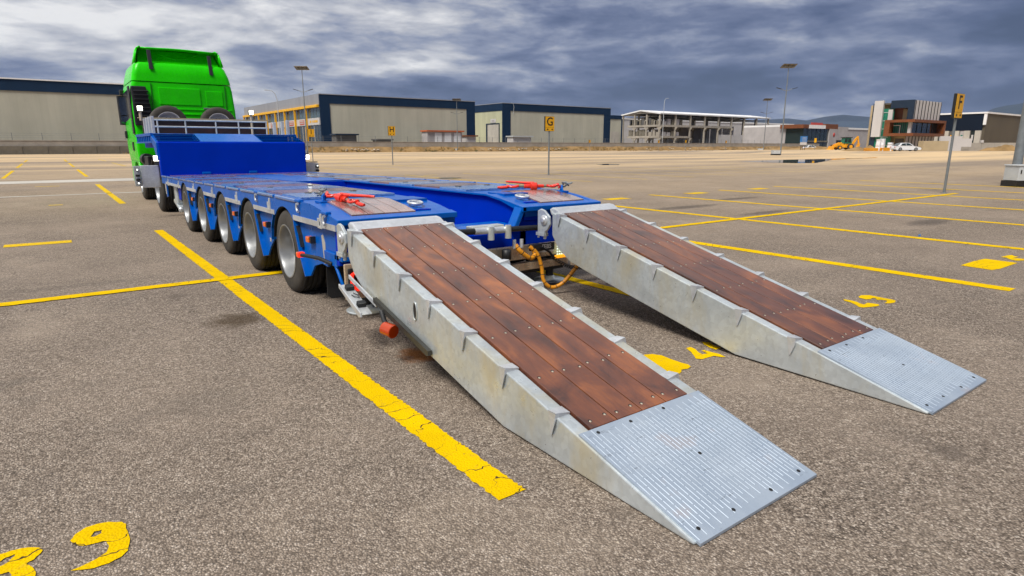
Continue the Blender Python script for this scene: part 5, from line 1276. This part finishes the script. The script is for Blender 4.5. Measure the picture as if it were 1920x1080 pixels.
mb = MB(); mb.box(xA+sp4*2.1, xA+sp4*5, U4+Dp*.80, U4+Dp*.82, 0, zf2-.9); obj('inner_wall', mb, 'grey_wall', ef)
for i in (5, 6, 7):
    mb = MB(); mb.box(xA+sp4*i+.5, xA+sp4*(i+1)-.5, U4+Dp*.9, U4+Dp*.92, 0, zE-4.0); obj('rear_panel', mb, 'white_panel', ef)
mb = MB(); mb.box(xA+sp4*7+.36, xB-.36, U4-.2, U4+.2, 0, zE-3.2); obj('end_panel', mb, 'white_panel', ef)
random.seed(31)
k = 0
for zf, n in ((zf1, 9), (zf2, 12)):
    for q in range(n):
        w = random.uniform(1.2, 2.6); yy = U4+1.2+(Dp*.78)*q/n; h = random.uniform(1.6, 3.0); mb = MB(); mb.box(xA+.6, xA+.6+random.uniform(1.5, 3), yy, yy+w, zf+.004, zf+h)
        pal = obj('stored_crate', mb, random.choice(['concrete_dark', 'dark_wall', 'frame_concrete']), None, org=(xA+1, yy, zf)); tag(pal, ('brown stored crate in the row on the upper open floor of the concrete frame' if zf == zf2 else 'brown stored crate in the row on the lower open floor of the concrete frame'), 'crate', 'crates on the upper floor' if zf == zf2 else 'crates on the lower floor')
    for q in range(4):
        xx = xA+3+q*3.1; h = random.uniform(1.6, 2.8); mb = MB(); mb.box(xx, xx+2.2, U4+.6, U4+2.6, zf+.004, zf+h)
        if xx < xA+sp4*2-2: pal = obj('stored_crate', mb, random.choice(['concrete_dark', 'grey_wall']), None, org=(xx, U4+1, zf)); tag(pal, ('brown stored crate in the row on the upper open floor of the concrete frame' if zf == zf2 else 'brown stored crate in the row on the lower open floor of the concrete frame'), 'crate', 'crates on the upper floor' if zf == zf2 else 'crates on the lower floor')
# long pale hall behind the frame
U5 = 262.0
a = onY(1160, 227, U5); b = onY(1488, 232.5, U5)
eh = thing('long_hall', 'long pale hall with white roof edge behind the concrete frame', 'building', (a.x, U5, 0))
mb = MB(); mb.box(a.x, b.x, U5, U5+30, 0, b.z-1.0); obj('wall', mb, 'white_panel', eh)
mb = MB(); mb.box(a.x-.3, b.x+.3, U5-.3, U5+30, b.z-.998, b.z); obj('roof_edge', mb, 'white_sheet', eh)
mb = MB()
for i in range(10): z = 1+i*1.1; mb.box(b.x+.32, b.x+1.8, U5-.2, U5+.2, z, z+.35)
mb.box(b.x+.32, b.x+.5, U5-.25, U5+.25, 0, 12); mb.box(b.x+1.6, b.x+1.8, U5-.25, U5+.25, 0, 12); obj('stair_tower', mb, 'white_sheet', eh)

# showroom with dark glass, grey halls on the right
DS = 262.0
p0 = onD(1505, 275, DS); yS = p0.y; xs0, xs1 = p0.x, onY(1552, 270, yS).x
zsr = onY(1530, 234, yS).z
es = thing('showroom', 'dark glass showroom with brown roof edge and pale wall pier', 'building', (xs0, yS, 0))
zgr = onY(1530, 241, yS).z
mb = MB(); mb.box(xs0, xs1, yS+.3, yS+24, 0, zgr); wg = obj('glass_front', mb, 'window_glass', es)
for i in range(1, 6):
    xx = xs0+(xs1-xs0)*i/6; mb = MB(); mb.box(xx-.12, xx+.12, yS+.16, yS+.299, 0, zgr); obj('mullion', mb, 'navy_panel', wg)
mb = MB(); mb.box(xs0, xs1, yS+.1, yS+.299, 3.0, 3.6); obj('transom', mb, 'concrete_dark', wg)
mb = MB(); mb.box(xs0-1.5, xs0+3, yS-.2, yS+10, zgr+.003, zsr); obj('brown_roof_edge', mb, 'brown_clad', es)
mb = MB(); mb.box(xs1-3.5, xs1+7, yS-.2, yS+10, zgr+.003, zsr+.5); obj('brown_roof_edge', mb, 'brown_clad', es)
mb = MB(); mb.box(xs0+3.2, xs1-3.7, yS-.2, yS+10, zgr+.003, zsr-.1); obj('white_roof_edge', mb, 'white_sheet', es)
mb = MB(); mb.box(xs0+5.5, xs1-5.5, yS+.3, yS+.5, zsr, zsr+.9); obj('roof_sign', mb, 'red_sign', es)
mb = MB(); px1 = onY(1567, 260, yS).x; mb.box(xs1+.02, px1, yS-.3, yS+24, 0, zgr); pr = obj('pale_pier', mb, 'grey_wall', es)
mb = MB(); q = onY(1562.5, 253, yS); mb.lathe([(0,.9),(-.05,.9),(-.06,0)], (q.x, yS-.31, q.z), 'y', 16); obj('red_emblem', mb, 'red_sign', pr)
mb = MB(); mb.box((xs1+px1)/2-1.2, (xs1+px1)/2+1.0, yS-.34, yS-.301, .4, 1.9); obj('dark_opening', mb, 'sign_black', pr)
px2 = onY(1590, 260, yS).x
mb = MB(); zg2 = onY(1580, 238, yS).z; mb.box(px1+.02, px2, yS+.3, yS+30, 3.9, zg2); obj('side_hall', mb, 'grey_wall', es)
mb = MB(); mb.box(px1+.02, px2-.3, yS+1.5, yS+30, 0, 3.89); obj('side_hall_recess', mb, 'navy_panel', es)
eb = thing('grey_hall', 'plain grey hall with white roof edge left of the white finned building', 'building', (px2+2, yS+6, 0))
bx1 = onY(1660, 260, yS+6).x; zg3 = onY(1620, 240.5, yS+6).z
mb = MB(); mb.box(px2+.05, bx1, yS+6, yS+30, 0, zg3-.8); obj('wall', mb, 'grey_wall', eb)
mb = MB(); mb.box(px2+.05, bx1, yS+5.7, yS+30, zg3-.798, zg3); obj('roof_edge', mb, 'white_sheet', eb)
eg = thing('grey_low_hall', 'small grey hall between the stair tower and the dark showroom', 'building', (xs0-6, yS+8, 0))
xa_ = onY(1491, 250, yS+8).x; mb = MB(); zq = onY(1500, 238, yS+8).z; mb.box(xa_, xs0-.3, yS+8, yS+28, 0, zq); obj('wall', mb, 'grey_wall', eg)
mb = MB(); mb.box(xa_, xs0-.3, yS+7.7, yS+28, zq+.003, zq+.7); obj('roof_edge', mb, 'white_sheet', eg)

# finned office block under construction
DC = 124.0; Z0 = .5
pc = onD(1702, 281, DC); xc, yc = pc.x, pc.y
yL = onX(1633, 270, xc).y; xRr = onY(1757, 270, yc).x; zTop = onD(1702, 186.5, DC).z
def zpx(py): return onD(1702, py, DC).z
eo = thing('office_block', 'three storey office block with white fins and brown framed first floor', 'building', (xc, yc, Z0))
z1, z2, z3 = zpx(255), zpx(249.5), zpx(229)      # slab levels
z4, z5 = zpx(224), zpx(201.5)
wy = yL-yc
mb = MB(); mb.box(xc+2.5, xRr, yc+2.5, yL+2, Z0, zTop-.6); obj('core_wall', mb, 'tan_wall', eo)
# top floor: navy parapet
mb = MB(); mb.box(xc, xc+.5, yc, yL-1.5*1.9, z5, zTop); mb.box(xc+.5, xRr, yc+.41, yc+.7, z5-.2, zTop-.1); obj('navy_parapet', mb, 'navy_panel', eo)
mb = MB(); mb.box(xc+.02, xc+.5, yc, yc+1.0, z4, z5); obj('navy_corner', mb, 'navy_panel', eo)
# fins on the right front, top and ground floor
nf = 9; wf = (xRr-xc)/nf
for i in range(nf):
    xx = xc+.15+wf*i
    mb = MB(); mb.box(xx, xx+wf*.62, yc+.19, yc+.245, z4+.02, zTop); obj('white_fin', mb, 'white_panel', eo)
    mb = MB(); mb.box(xx, xx+wf*.62, yc+.64, yc+.695, Z0, z1-.02); obj('white_fin', mb, 'white_panel', eo)
mb = MB(); mb.box(xc+.3, xRr, yc+.25, yc+.40, z4, zTop-.05); obj('fin_backing', mb, 'sign_black', eo)
mb = MB(); mb.box(xc+.3, xRr, yc+.7, yc+.85, Z0, z1); obj('ground_backing', mb, 'dark_wall', eo)
# brown frame of the first floor
mb = MB(); mb.box(xc-1.2, xRr+.3, yc-1.0, yc+1.2, z3, z4); mb.box(xc-1.2, xRr+.3, yc-1.0, yc+1.2, z1, z2)
mb.box(xc-1.2, xc+1.0, yc+1.2, yL-2.6, z3, z4); mb.box(xc-1.2, xc+1.0, yc+1.2, yL-2.6, z1, z2); mb.box(xc-1.2, xc+1.0, yL-3.6, yL-2.61, z2, z3); mb.box(xRr-.5, xRr+.3, yc-1.0, yc+1.2, z2, z3)
obj('brown_frame', mb, 'brown_clad', eo)
mb = MB(); mb.box(xc+.9, xRr-.51, yc+.3, yc+.4, z2, z3); wn_ = obj('front_glazing', mb, 'window_glass', eo)
for i in range(1, 5):
    mb = MB(); xx = xc+.9+(xRr-xc-1.4)*i/5; mb.box(xx-.05, xx+.05, yc+.22, yc+.299, z2, z3); obj('mullion', mb, 'navy_panel', wn_)
mb = MB(); mb.box(xc+.6, xc+.7, yc+.9, yL-3.61, z2, z3); wn2 = obj('side_glazing', mb, 'green_curtain', eo)
for i in range(1, 7):
    mb = MB(); yy = yc+.9+(yL-4.5-yc)*i/7; mb.box(xc+.52, xc+.598, yy-.05, yy+.05, z2, z3); obj('mullion', mb, 'navy_panel', wn2)
yq = yc+wy*.30; mb = MB(); mb.box(xc+.45, xc+.52, yq, yq+.12, z2, z3-.5); mb.box(xc+.45, xc+.52, yq+1.5, yq+1.62, z2, z3-.5); mb.box(xc+.45, xc+.52, yq+.12, yq+1.5, z3-.62, z3-.5); obj('white_door_frame', mb, 'white_sheet', wn2)
mb = MB(); mb.box(xc-.3, xc+.25, yc-.1, yc+.45, z2+.01, z3-.01); obj('corner_column', mb, 'white_panel', eo)
# top floor terrace room with door, far white pier, green stair glass
mb = MB(); mb.box(xc+1.9, xc+2.49, yc+1.2, yL-3.5, z4, z5-.1); rm = obj('terrace_wall', mb, 'tan_wall', eo)
yq = yc+wy*.36; mb = MB(); mb.box(xc+1.84, xc+1.899, yq, yq+2.0, z4, z4+2.6); obj('terrace_door', mb, 'brown_clad', rm)
for yq in (yc+wy*.62, yc+wy*.70):
    mb = MB(); mb.box(xc+.6, xc+1.0, yq, yq+.4, z4+.01, z5-.01); obj('terrace_column', mb, 'tan_wall', eo)
mb = MB(); mb.box(xc-.15, xc+.4, yL-1.5, yL+.2, zpx(256), zTop+.1); obj('white_pier', mb, 'white_panel', eo)
mb = MB(); mb.box(xc+.1, xc+.5, yL-3.3, yL-2.5, z4, z5-.2); obj('white_pier', mb, 'white_panel', eo)
mb = MB(); mb.box(xc+.45, xc+.7, yL-3.4, yL-.2, Z0, z5); sgn = obj('stair_glass', mb, 'green_curtain', eo)
for i in range(6):
    mb = MB(); z = Z0+1.6*i+1; mb.box(xc+.38, xc+.448, yL-2.9, yL-1.55, z, z+.10); obj('stair_transom', mb, 'cabinet_grey', sgn)
mb = MB(); mb.box(xc+.3, xc+.55, yL-.4, yL+.6, Z0, zTop-.4); obj('dark_edge', mb, 'navy_panel', eo)
mb = MB(); mb.box(xc+1.6, xc+2.49, yc+1.2, yL-3.6, Z0, z1); obj('ground_wall', mb, 'tan_wall', eo)
mb = MB(); mb.box(xc+1.5, xc+1.599, yc+1.6, yc+wy*.45, Z0, z1-.5); obj('ground_opening', mb, 'dark_wall', eo)
mb = MB(); mb.box(xc+.2, xRr, yc+.2, yL, zTop-.6, zTop-.4); obj('roof_slab', mb, 'dark_wall', eo)

# right-hand warehouse
DR = 139.0
pr_ = onD(1839, 281, DR); xr0, yr0 = pr_.x, pr_.y; ztR = onD(1840, 209.5, DR).z
xr1 = onY(1990, 250, yr0).x; yB = onX(1752, 260, xr0).y
ew = thing('warehouse', 'dark taupe warehouse with navy canopy side at the right edge', 'warehouse', (xr0, yr0, Z0), 'warehouses beyond the wall')
mb = MB(); mb.box(xr0+.3, xr1, yr0, yB+7, 0, ztR-.35); obj('wall', mb, 'taupe_clad', ew)
mb = MB(); mb.box(xr0-.2, xr1+.2, yr0-.25, yB+7.2, ztR-.348, ztR); mb.box(xr0-.1, xr0+.299, yr0-.12, yr0+.4, onD(1835, 234, DR).z, ztR-.35); obj('white_trim', mb, 'white_sheet', ew)
zn = onD(1835, 244.5, DR).z
mb = MB(); mb.box(xr0-.02, xr0+.29, yr0+.45, yB+6, zn, ztR-.35); obj('navy_side', mb, 'navy_deep_clad', ew)
ncl = 7
for i in range(ncl):
    yy = yr0+.45+(yB+5-yr0)*i/ncl; mb = MB(); mb.box(xr0-.3, xr0+.28, yy, yy+1.1, 0, zn-.01); obj('column', mb, 'concrete_pale', ew)
    mb = MB(); mb.box(xr0+.05, xr0+.28, yy+1.2, yy+(yB+5-yr0)/ncl-.1, 0, zn-.01); bg_ = obj('bay_front', mb, ['window_glass', 'grey_wall', 'dark_wall'][i % 3], ew)
    mb = MB(); mb.box(xr0-.04, xr0+.045, yy+1.4, yy+(yB+5-yr0)/ncl-.3, 2.6, 3.8); obj('front_sign', mb, ['white_panel', 'green_curtain', 'machine_yellow'][i % 3], bg_)
# low wall, gate and site container in front of it
el = thing('site_wall', 'low grey concrete wall in front of the taupe warehouse', 'wall', (*onD(1860, 284, 120).xy, rise(130, 40)))
A_, B_ = onD(1790, 281, 121), onD(1985, 283, 119)
n = 8
for i in range(n):
    p, q = A_.lerp(B_, i/n), A_.lerp(B_, (i+1)/n); mid_ = (p+q)/2; ang = math.atan2(q.y-p.y, q.x-p.x); z0 = rise(mid_.x, mid_.y)
    mb = MB(); mb.cbox((mid_.x, mid_.y, z0+.75), ((q-p).length-.04, .25, 1.5), ang); obj('wall_panel', mb, 'concrete', el)
    if i in (2, 5):
        mb = MB(); mb.cbox((p.x, p.y, z0+1.75), (.45, .45, .48), ang); obj('wall_block', mb, 'white_panel', el)
q = onD(1748, 282, 117); mb = MB(); mb.cbox((q.x, q.y, rise(q.x, q.y)+.9), (4.6, 1.6, 1.8), -YAW); tag(obj('site_container', mb, 'tan_wall', None, org=(q.x, q.y, rise(q.x, q.y)), bv=.03), 'tan box of building material right of the white car', 'box')
q = onD(1780, 282, 119); mb = MB(); mb.cbox((q.x, q.y, rise(q.x, q.y)+1.35), (4.2, .15, 2.7), -YAW); mb.cbox((q.x+2.2, q.y-1.6, rise(q.x, q.y)+1.5), (2.5, .15, 1.5), -YAW); tag(obj('white_gate', mb, 'white_panel', None, org=(q.x, q.y, rise(q.x, q.y))), 'white metal site gate behind the tan box', 'gate')

# ------------------------------------------------------------------ huts behind the wall
def hut(px0, px1, pyt, y, z_name, label, wallm, roofm, panels=0, roofname='roof'):
    a, b = onY(px0, pyt, y), onY(px1, pyt, y); h = a.z
    e = thing(z_name, label, 'hut', ((a.x+b.x)/2, y, 0))
    mb = MB(); mb.box(a.x, b.x, y, y+3, 0, h-.35); obj('wall', mb, wallm, e)
    mb = MB(); mb.box(a.x-.3, b.x+.5, y-.5, y+3.3, h-.348, h); obj(roofname, mb, roofm, e)
    for i in range(panels):
        w = (b.x-a.x)/(panels+.6); mb = MB(); mb.box(a.x+w*(i+.75), a.x+w*(i+1.45), y-.06, y-.005, 0, h-.6); obj('door_panel', mb, 'white_sheet', e)
hut(801, 866, 244, 146, 'cabin', 'row of white cabin doors under a red roof before the middle warehouse', 'grey_wall', 'orange_roof', 3)
hut(630, 668, 250.5, 147, 'shelter', 'small dark shelter at the left foot of the middle warehouse', 'dark_wall', 'navy_panel')
hut(875, 892, 253.5, 148, 'kiosk', 'tiny brown roofed kiosk between two warehouses', 'white_panel', 'brown_clad')
hut(962, 996, 254.5, 150, 'container', 'low pale storage container behind the G sign', 'white_panel', 'cabinet_grey')
hut(708, 733, 260.5, 146, 'bin_shelter', 'low dark shed on the wall left of the H sign', 'dark_wall', 'dark_wall')
# curved street lamps beyond the wall
def curved_lamp(px, pyb, pyt, y, label, s=-1):
    a = onY(px, pyt, y); b = onY(px, pyb, y); e = thing('street_lamp', label, 'street lamp', (a.x, y, 0), 'curved street lamps beyond the wall')
    mb = MB(); mb.tube([(a.x, y, 0), (a.x, y, a.z-2.0), (a.x+s*.3, y, a.z-.8), (a.x+s*1.0, y, a.z-.1), (a.x+s*1.8, y, a.z)], [.13,.09,.07,.06,.05], 8); obj('pole', mb, 'cabinet_grey', e)
    mb = MB(); mb.cbox((a.x+s*2.2, y, a.z+.02), (.9, .35, .14), 0, 0, 0); obj('lamp_head', mb, 'cabinet_grey', e, bv=.03)
curved_lamp(518, 262, 170, 152, 'curved street lamp before the yellow shop front', -1)
curved_lamp(1246, 262, 184, 182, 'thin curved street lamp before the concrete frame building', 1)
curved_lamp(963, 262, 196, 230, 'thin curved street lamp rising above the third warehouse', -1)

# ------------------------------------------------------------------ vehicles and site things on the right
def car(D, px, py, label, paintm, sc=1.0, rz=0):
    b = onD(px, py, D); z0 = rise(b.x, b.y)+.004; a = -YAW+rz; ca, sa = math.cos(a), math.sin(a)
    e = thing('car', label, 'car', (b.x, b.y, z0))
    def X(u, v, z): return (b.x+(ca*u-sa*v)*sc, b.y+(sa*u+ca*v)*sc, z0+z*sc)
    low = [(-2.28,.30),(-2.32,.55),(-2.25,.86),(-1.75,.93),(-.9,.96),(.75,.93),(1.5,.82),(2.1,.70),(2.30,.52),(2.28,.28),(1.85,.22),(-1.9,.22)]
    W_ = .88; mb = MB(); n = len(low)
    rings = [[X(u, -W_+ins, .22+(z-.22)*k) if False else X(u*(1-ins*.06), v, z) for u, z in low] for v, ins in ((-W_+.06,1),(-W_,0),(W_,0),(W_-.06,1))]
    mb.loft(rings); obj('body', mb, paintm, e, bv=.03)
    gh = [(-1.85,.93),(-1.25,1.36),(-.55,1.46),(.15,1.42),(.95,.95)]
    mb = MB(); rings = [[X(u, v, z) for u, z in gh] for v in (-.78, .78)]
    top = [[X(u*.93, v*.88, z) for u, z in gh] for v in (-.78, .78)]
    mb.loft([[X(u, -.80, z) if z < 1 else X(u, -.66, z) for u, z in gh], [X(u, .80, z) if z < 1 else X(u, .66, z) for u, z in gh]]); obj('cabin', mb, paintm, e, bv=.04)
    for s in (-1, 1):
        for q, pts in enumerate(([(-1.40,.98),(-1.10,1.30),(-.50,1.39),(-.45,.98)], [(-.38,.98),(-.43,1.39),(.10,1.36),(.70,.98)])):
            mb = MB(); mb.add([X(u, s*(.815-.14*(z-.96)/.5*1.0), z) for u, z in pts], [(0,1,2,3) if s > 0 else (3,2,1,0)]); obj('side_window', mb, 'window_glass', e)
    mb = MB(); mb.add([X(1.02,-.68,.98),X(1.02,.68,.98),X(.24,.58,1.42),X(.24,-.58,1.42)],[(0,1,2,3)]); mb.add([X(-1.93,-.66,.97),X(-1.93,.66,.97),X(-1.33,.58,1.37),X(-1.33,-.58,1.37)],[(3,2,1,0)]); obj('screens', mb, 'window_glass', e)
    for u in (-1.42, 1.38):
        for s in (-1, 1):
            c = X(u, s*.80, .32); mb = MB(); q = MB()
            d = Vector((-sa, ca, 0))*s; c = Vector(c)
            mb.tube([c-d*.12*sc, c+d*.07*sc, c+d*.10*sc], [.32*sc,.32*sc,.28*sc], 18); w_ = obj('wheel', mb, 'rubber', e)
            q.tube([c+d*.09*sc, c+d*.112*sc, c+d*.114*sc], [.21*sc,.19*sc,.0], 14); obj('rim', q, 'silver_rim', w_)
    for v in (-.62, .62):
        mb = MB(); mb.cbox(X(2.19, v, .62), (.14*sc, .34*sc, .13*sc), a); obj('headlight', mb, 'silver_rim', e)
        mb = MB(); mb.cbox(X(-2.28, v, .72), (.10*sc, .34*sc, .14*sc), a); obj('tail_light', mb, 'red_sign', e)
car(113, 1697, 283, 'white saloon car parked in front of the finned office block', 'white_car')
car(120, 1737, 281, 'dark blue car partly hidden behind the white car', 'car_blue', 1.0, R(60))
car(190, 1521, 275, 'white car parked in front of the dark glass showroom', 'white_car', 1.05, R(10))

# backhoe loader
bq = onD(1583, 281, 150); bz = rise(bq.x, bq.y)+.004
eb = thing('backhoe_loader', 'yellow and green backhoe loader working on the verge', 'backhoe', (bq.x, bq.y, bz))
ca, sa = math.cos(-YAW), math.sin(-YAW)
def BX(u, v, z): return Vector((bq.x+ca*u-sa*v, bq.y+sa*u+ca*v, bz+z))
def bprism(pts, v0, v1, nm, mt, par=eb, bv=.03):
    mb = MB(); mb.loft([[BX(u, v0, z) for u, z in pts], [BX(u, v1, z) for u, z in pts]]); return obj(nm, mb, mt, par, bv=bv)
bprism([(-2.3,.6),(-2.2,1.35),(-.6,1.5),(1.3,1.45),(1.5,.7),(1.2,.5)], -.55, .55, 'body', 'machine_yellow')
cbn = bprism([(-.7,1.45),(-.55,2.75),(1.0,2.75),(1.25,1.5)], -.7, .7, 'cab', 'green_curtain')
bprism([(-.8,2.76),(-.8,2.92),(1.25,2.92),(1.25,2.76)], -.8, .8, 'cab_roof', 'sign_black', cbn)
bprism([(-.58,1.7),(-.48,2.6),(.15,2.6),(.15,1.7)], -.72, -.705, 'cab_window', 'window_glass', cbn, 0); bprism([(.25,1.7),(.25,2.6),(.92,2.6),(1.1,1.7)], -.72, -.705, 'cab_window', 'window_glass', cbn, 0)
bprism([(-2.4,1.3),(-3.2,.55),(-3.0,.4),(-1.4,1.2),(-1.0,1.65),(-1.2,1.75)], -.60, -.42, 'loader_arm', 'machine_yellow'); bprism([(-2.4,1.3),(-3.2,.55),(-3.0,.4),(-1.4,1.2),(-1.0,1.65),(-1.2,1.75)], .42, .60, 'loader_arm', 'machine_yellow')
bprism([(-3.1,.75),(-3.0,.05),(-3.9,.02),(-3.45,.25),(-3.3,.85)], -1.1, 1.1, 'loader_bucket', 'machine_yellow')
bprism([(1.3,.8),(1.3,1.2),(2.55,2.95),(2.95,3.05),(2.85,2.75),(1.75,.85)], -.16, .16, 'boom', 'machine_yellow')
bprism([(2.65,3.2),(3.0,3.15),(3.35,1.35),(3.1,1.25)], -.13, .13, 'dipper_arm', 'machine_yellow')
bprism([(3.0,1.45),(3.45,1.4),(3.3,.75),(2.75,.65),(2.95,1.0)], -.35, .35, 'digging_bucket', 'machine_yellow')
for u, r in ((-1.6, .48), (.95, .72)):
    for v in (-.85, .85):
        c = BX(u, v, r); d = (BX(u, v+.1, r)-c).normalized(); mb = MB(); mb.tube([c-d*.2, c+d*.2], r, 20); w_ = obj('wheel', mb, 'rubber', eb, bv=.05)
        mb = MB(); mb.tube([c-d*.215, c-d*.21, c+d*.21, c+d*.215], [r*.5, r*.55, r*.55, r*.5], 14); obj('rim', mb, 'machine_yellow', w_)
# blue information board
q = onD(1505, 281, 148); z0 = rise(q.x, q.y)
ei = thing('information_board', 'blue and white information board on two legs beside the tall lamp', 'sign', (q.x, q.y, z0))
def IX(u, v, z): return Vector((q.x+ca*u-sa*v, q.y+sa*u+ca*v, z0+z))
for u in (-.45, .0, .45):
    mb = MB(); mb.tube([IX(u, .1, 0), IX(u, .1, 1.2)], .06, 6); obj('leg', mb, 'sign_black', ei)
mb = MB(); mb.cbox(IX(0, 0, 1.45), (1.55, .08, .6), -YAW); obj('white_panel', mb, 'white_panel', ei)
mb = MB(); mb.cbox(IX(0, 0, 2.45), (1.65, .08, 1.35), -YAW); ib = obj('blue_panel', mb, 'blue_sign', ei)
for i in range(4):
    mb = MB(); mb.cbox(IX(.15, -.05, 2.0+i*.28), (1.0, .02, .07), -YAW); obj('text_line', mb, 'white_panel', ib)
q2 = onD(1527, 281, 150); z0 = rise(q2.x, q2.y)
ey = thing('yellow_pole_sign', 'small yellow sign on a post left of the backhoe', 'sign', (q2.x, q2.y, z0))
mb = MB(); mb.tube([(q2.x, q2.y, z0), (q2.x, q2.y, z0+1.7)], .05, 6); obj('post', mb, 'pole_steel', ey)
mb = MB(); mb.cbox((q2.x, q2.y, z0+2.2), (.5, .1, 1.0), -YAW); obj('panel', mb, 'sign_yellow', ey)
# wrapped pallets and planks in front of the office block
for i, (px, w, h, lab, mt) in enumerate(((1646, .75, 2.1, 'tall white wrapped pallet left in front of the office block', 'white_bag'), (1653, .75, 2.2, 'tall white wrapped pallet beside the other, nearer the car', 'white_bag'), (1668, .8, 1.5, 'small white building bag just left of the white car', 'white_bag'), (1636, 1.4, .55, 'yellow stack of shuttering boards at the left of the office block', 'machine_yellow'), (1660, 1.1, .6, 'yellow stack of shuttering boards between the white bags', 'machine_yellow'))):
    q = onD(px, 281, 116); z0 = rise(q.x, q.y); mb = MB()
    if mt == 'white_bag':
        n = 6; rings = [rrect(q.x-w/2*(1+.12*math.sin(j*2.3+i)), q.x+w/2*(1+.1*math.cos(j*1.7)), q.y-w/2, q.y+w/2*(1+.1*math.sin(j)), z0+h*j/n, .15) for j in range(n+1)]; mb.loft(rings)
    else:
        for j in range(4): mb.cbox((q.x, q.y, z0+.07+j*h/4), (w*2-.1*(j % 2), .9, h/4-.03), -YAW+.05*(j % 2))
    tag(obj('wrapped_pallet' if mt == 'white_bag' else 'board_stack', mb, mt, None, org=(q.x, q.y, z0)), lab, 'pallet' if mt == 'white_bag' else 'boards')
for i, (px, py, D, w, h, lab) in enumerate(((1625, 281, 118, 9, 1.1, 'earth heap left of the office block'), (1880, 284, 116, 8, 1.2, 'heap of brown earth and stones at the foot of the site wall'), (1480, 280, 170, 16, .9, 'long brown earth heap behind the tall lamp'), (1540, 280, 165, 14, .9, 'long brown earth heap behind the information board'))):
    q = onD(px, py, D); z0 = rise(q.x, q.y); mb = MB(); n, mrow = 18, 6; vs = []
    for j in range(n+1):
        for k2 in range(mrow+1):
            u, v = (j/n-.5)*w, (k2/mrow-.5)*3.4; f = max(0, 1-(2*u/w)**2)*max(0, 1-(v/1.7)**2)
            vs.append((q.x+ca*u-sa*v, q.y+sa*u+ca*v, z0-.02+h*f*(.7+.6*mnoise.noise(Vector((u*.8+i*9, v, 0))))))
    mb.add(vs, [(j*(mrow+1)+k2, (j+1)*(mrow+1)+k2, (j+1)*(mrow+1)+k2+1, j*(mrow+1)+k2+1) for j in range(n) for k2 in range(mrow)], True)
    tag(obj('earth_heap', mb, 'dirt', None, org=(q.x, q.y, z0)), lab, 'earth heap')

# ------------------------------------------------------------------ mountains on the horizon
def ridge(name, Dist, depth, pts, seed):
    """pts: (photo x, photo y of the skyline); heights follow from the distance"""
    mb = MB(); cols = 150; rws = 14; vs = []
    x0, x1 = pts[0][0], pts[-1][0]
    for i in range(cols+1):
        px = x0+(x1-x0)*i/cols
        for (a, b) in zip(pts[:-1], pts[1:]):
            if a[0] <= px <= b[0]: t = (px-a[0])/(b[0]-a[0]); t = t*t*(3-2*t); py = a[1]+(b[1]-a[1])*t; break
        top = onD(px, py, Dist); hz = max(20, top.z); d = Vector((top.x, top.y, 0)).normalized()
        for j in range(rws+1):
            s = j/rws; rr = (s-.5)*2; prof = max(0, 1-abs(rr)**1.25); base = Vector((top.x, top.y, 0))+d*depth*rr
            nz = mnoise.fractal(Vector((base.x*.0012+seed, base.y*.0012, 0)), 1.0, 2.0, 5)
            vs.append((base.x, base.y, -1+(hz+1)*prof*(1 if j == rws//2 else (1+.28*nz))))
    mb.add(vs, [(i*(rws+1)+j, (i+1)*(rws+1)+j, (i+1)*(rws+1)+j+1, i*(rws+1)+j+1) for i in range(cols) for j in range(rws)], True)
    tag(obj(name, mb, 'mountain_ground'), kind='structure')
ridge('mountain', 7600, 1700, [(-2500,262),(-600,255),(300,250),(900,246),(1180,240),(1330,230),(1420,226),(1470,221.5),(1510,226),(1545,219),(1590,214.5),(1625,219),(1680,222),(1745,219),(1790,214),(1850,216),(2000,225),(2600,235)], 3.1)
ridge('mountain', 5200, 1100, [(1700,262),(1780,240),(1820,222),(1848,209.5),(1862,203),(1876,200),(1895,197),(1922,193),(2050,178),(2300,190),(2800,215),(3600,240)], 8.4)

# ------------------------------------------------------------------ air
hz = MB(); hz.box(-16500, 16500, -16500, 16500, -1.05, 640)
ho = bpy.data.objects.new('haze', hz.mesh('haze')); COL.objects.link(ho)
hm = bpy.data.materials.new('haze_air'); hm.use_nodes = True; hm.node_tree.nodes.clear()
pv = hm.node_tree.nodes.new('ShaderNodeVolumePrincipled'); pv.inputs['Density'].default_value = 3.4e-5; pv.inputs['Color'].default_value = (.42, .60, 1.0, 1); pv.inputs['Anisotropy'].default_value = .2
om = hm.node_tree.nodes.new('ShaderNodeOutputMaterial'); hm.node_tree.links.new(pv.outputs[0], om.inputs['Volume'])
ho.data.materials.append(hm); tag(ho, 'thin blue haze in the air', 'haze', kind='stuff')
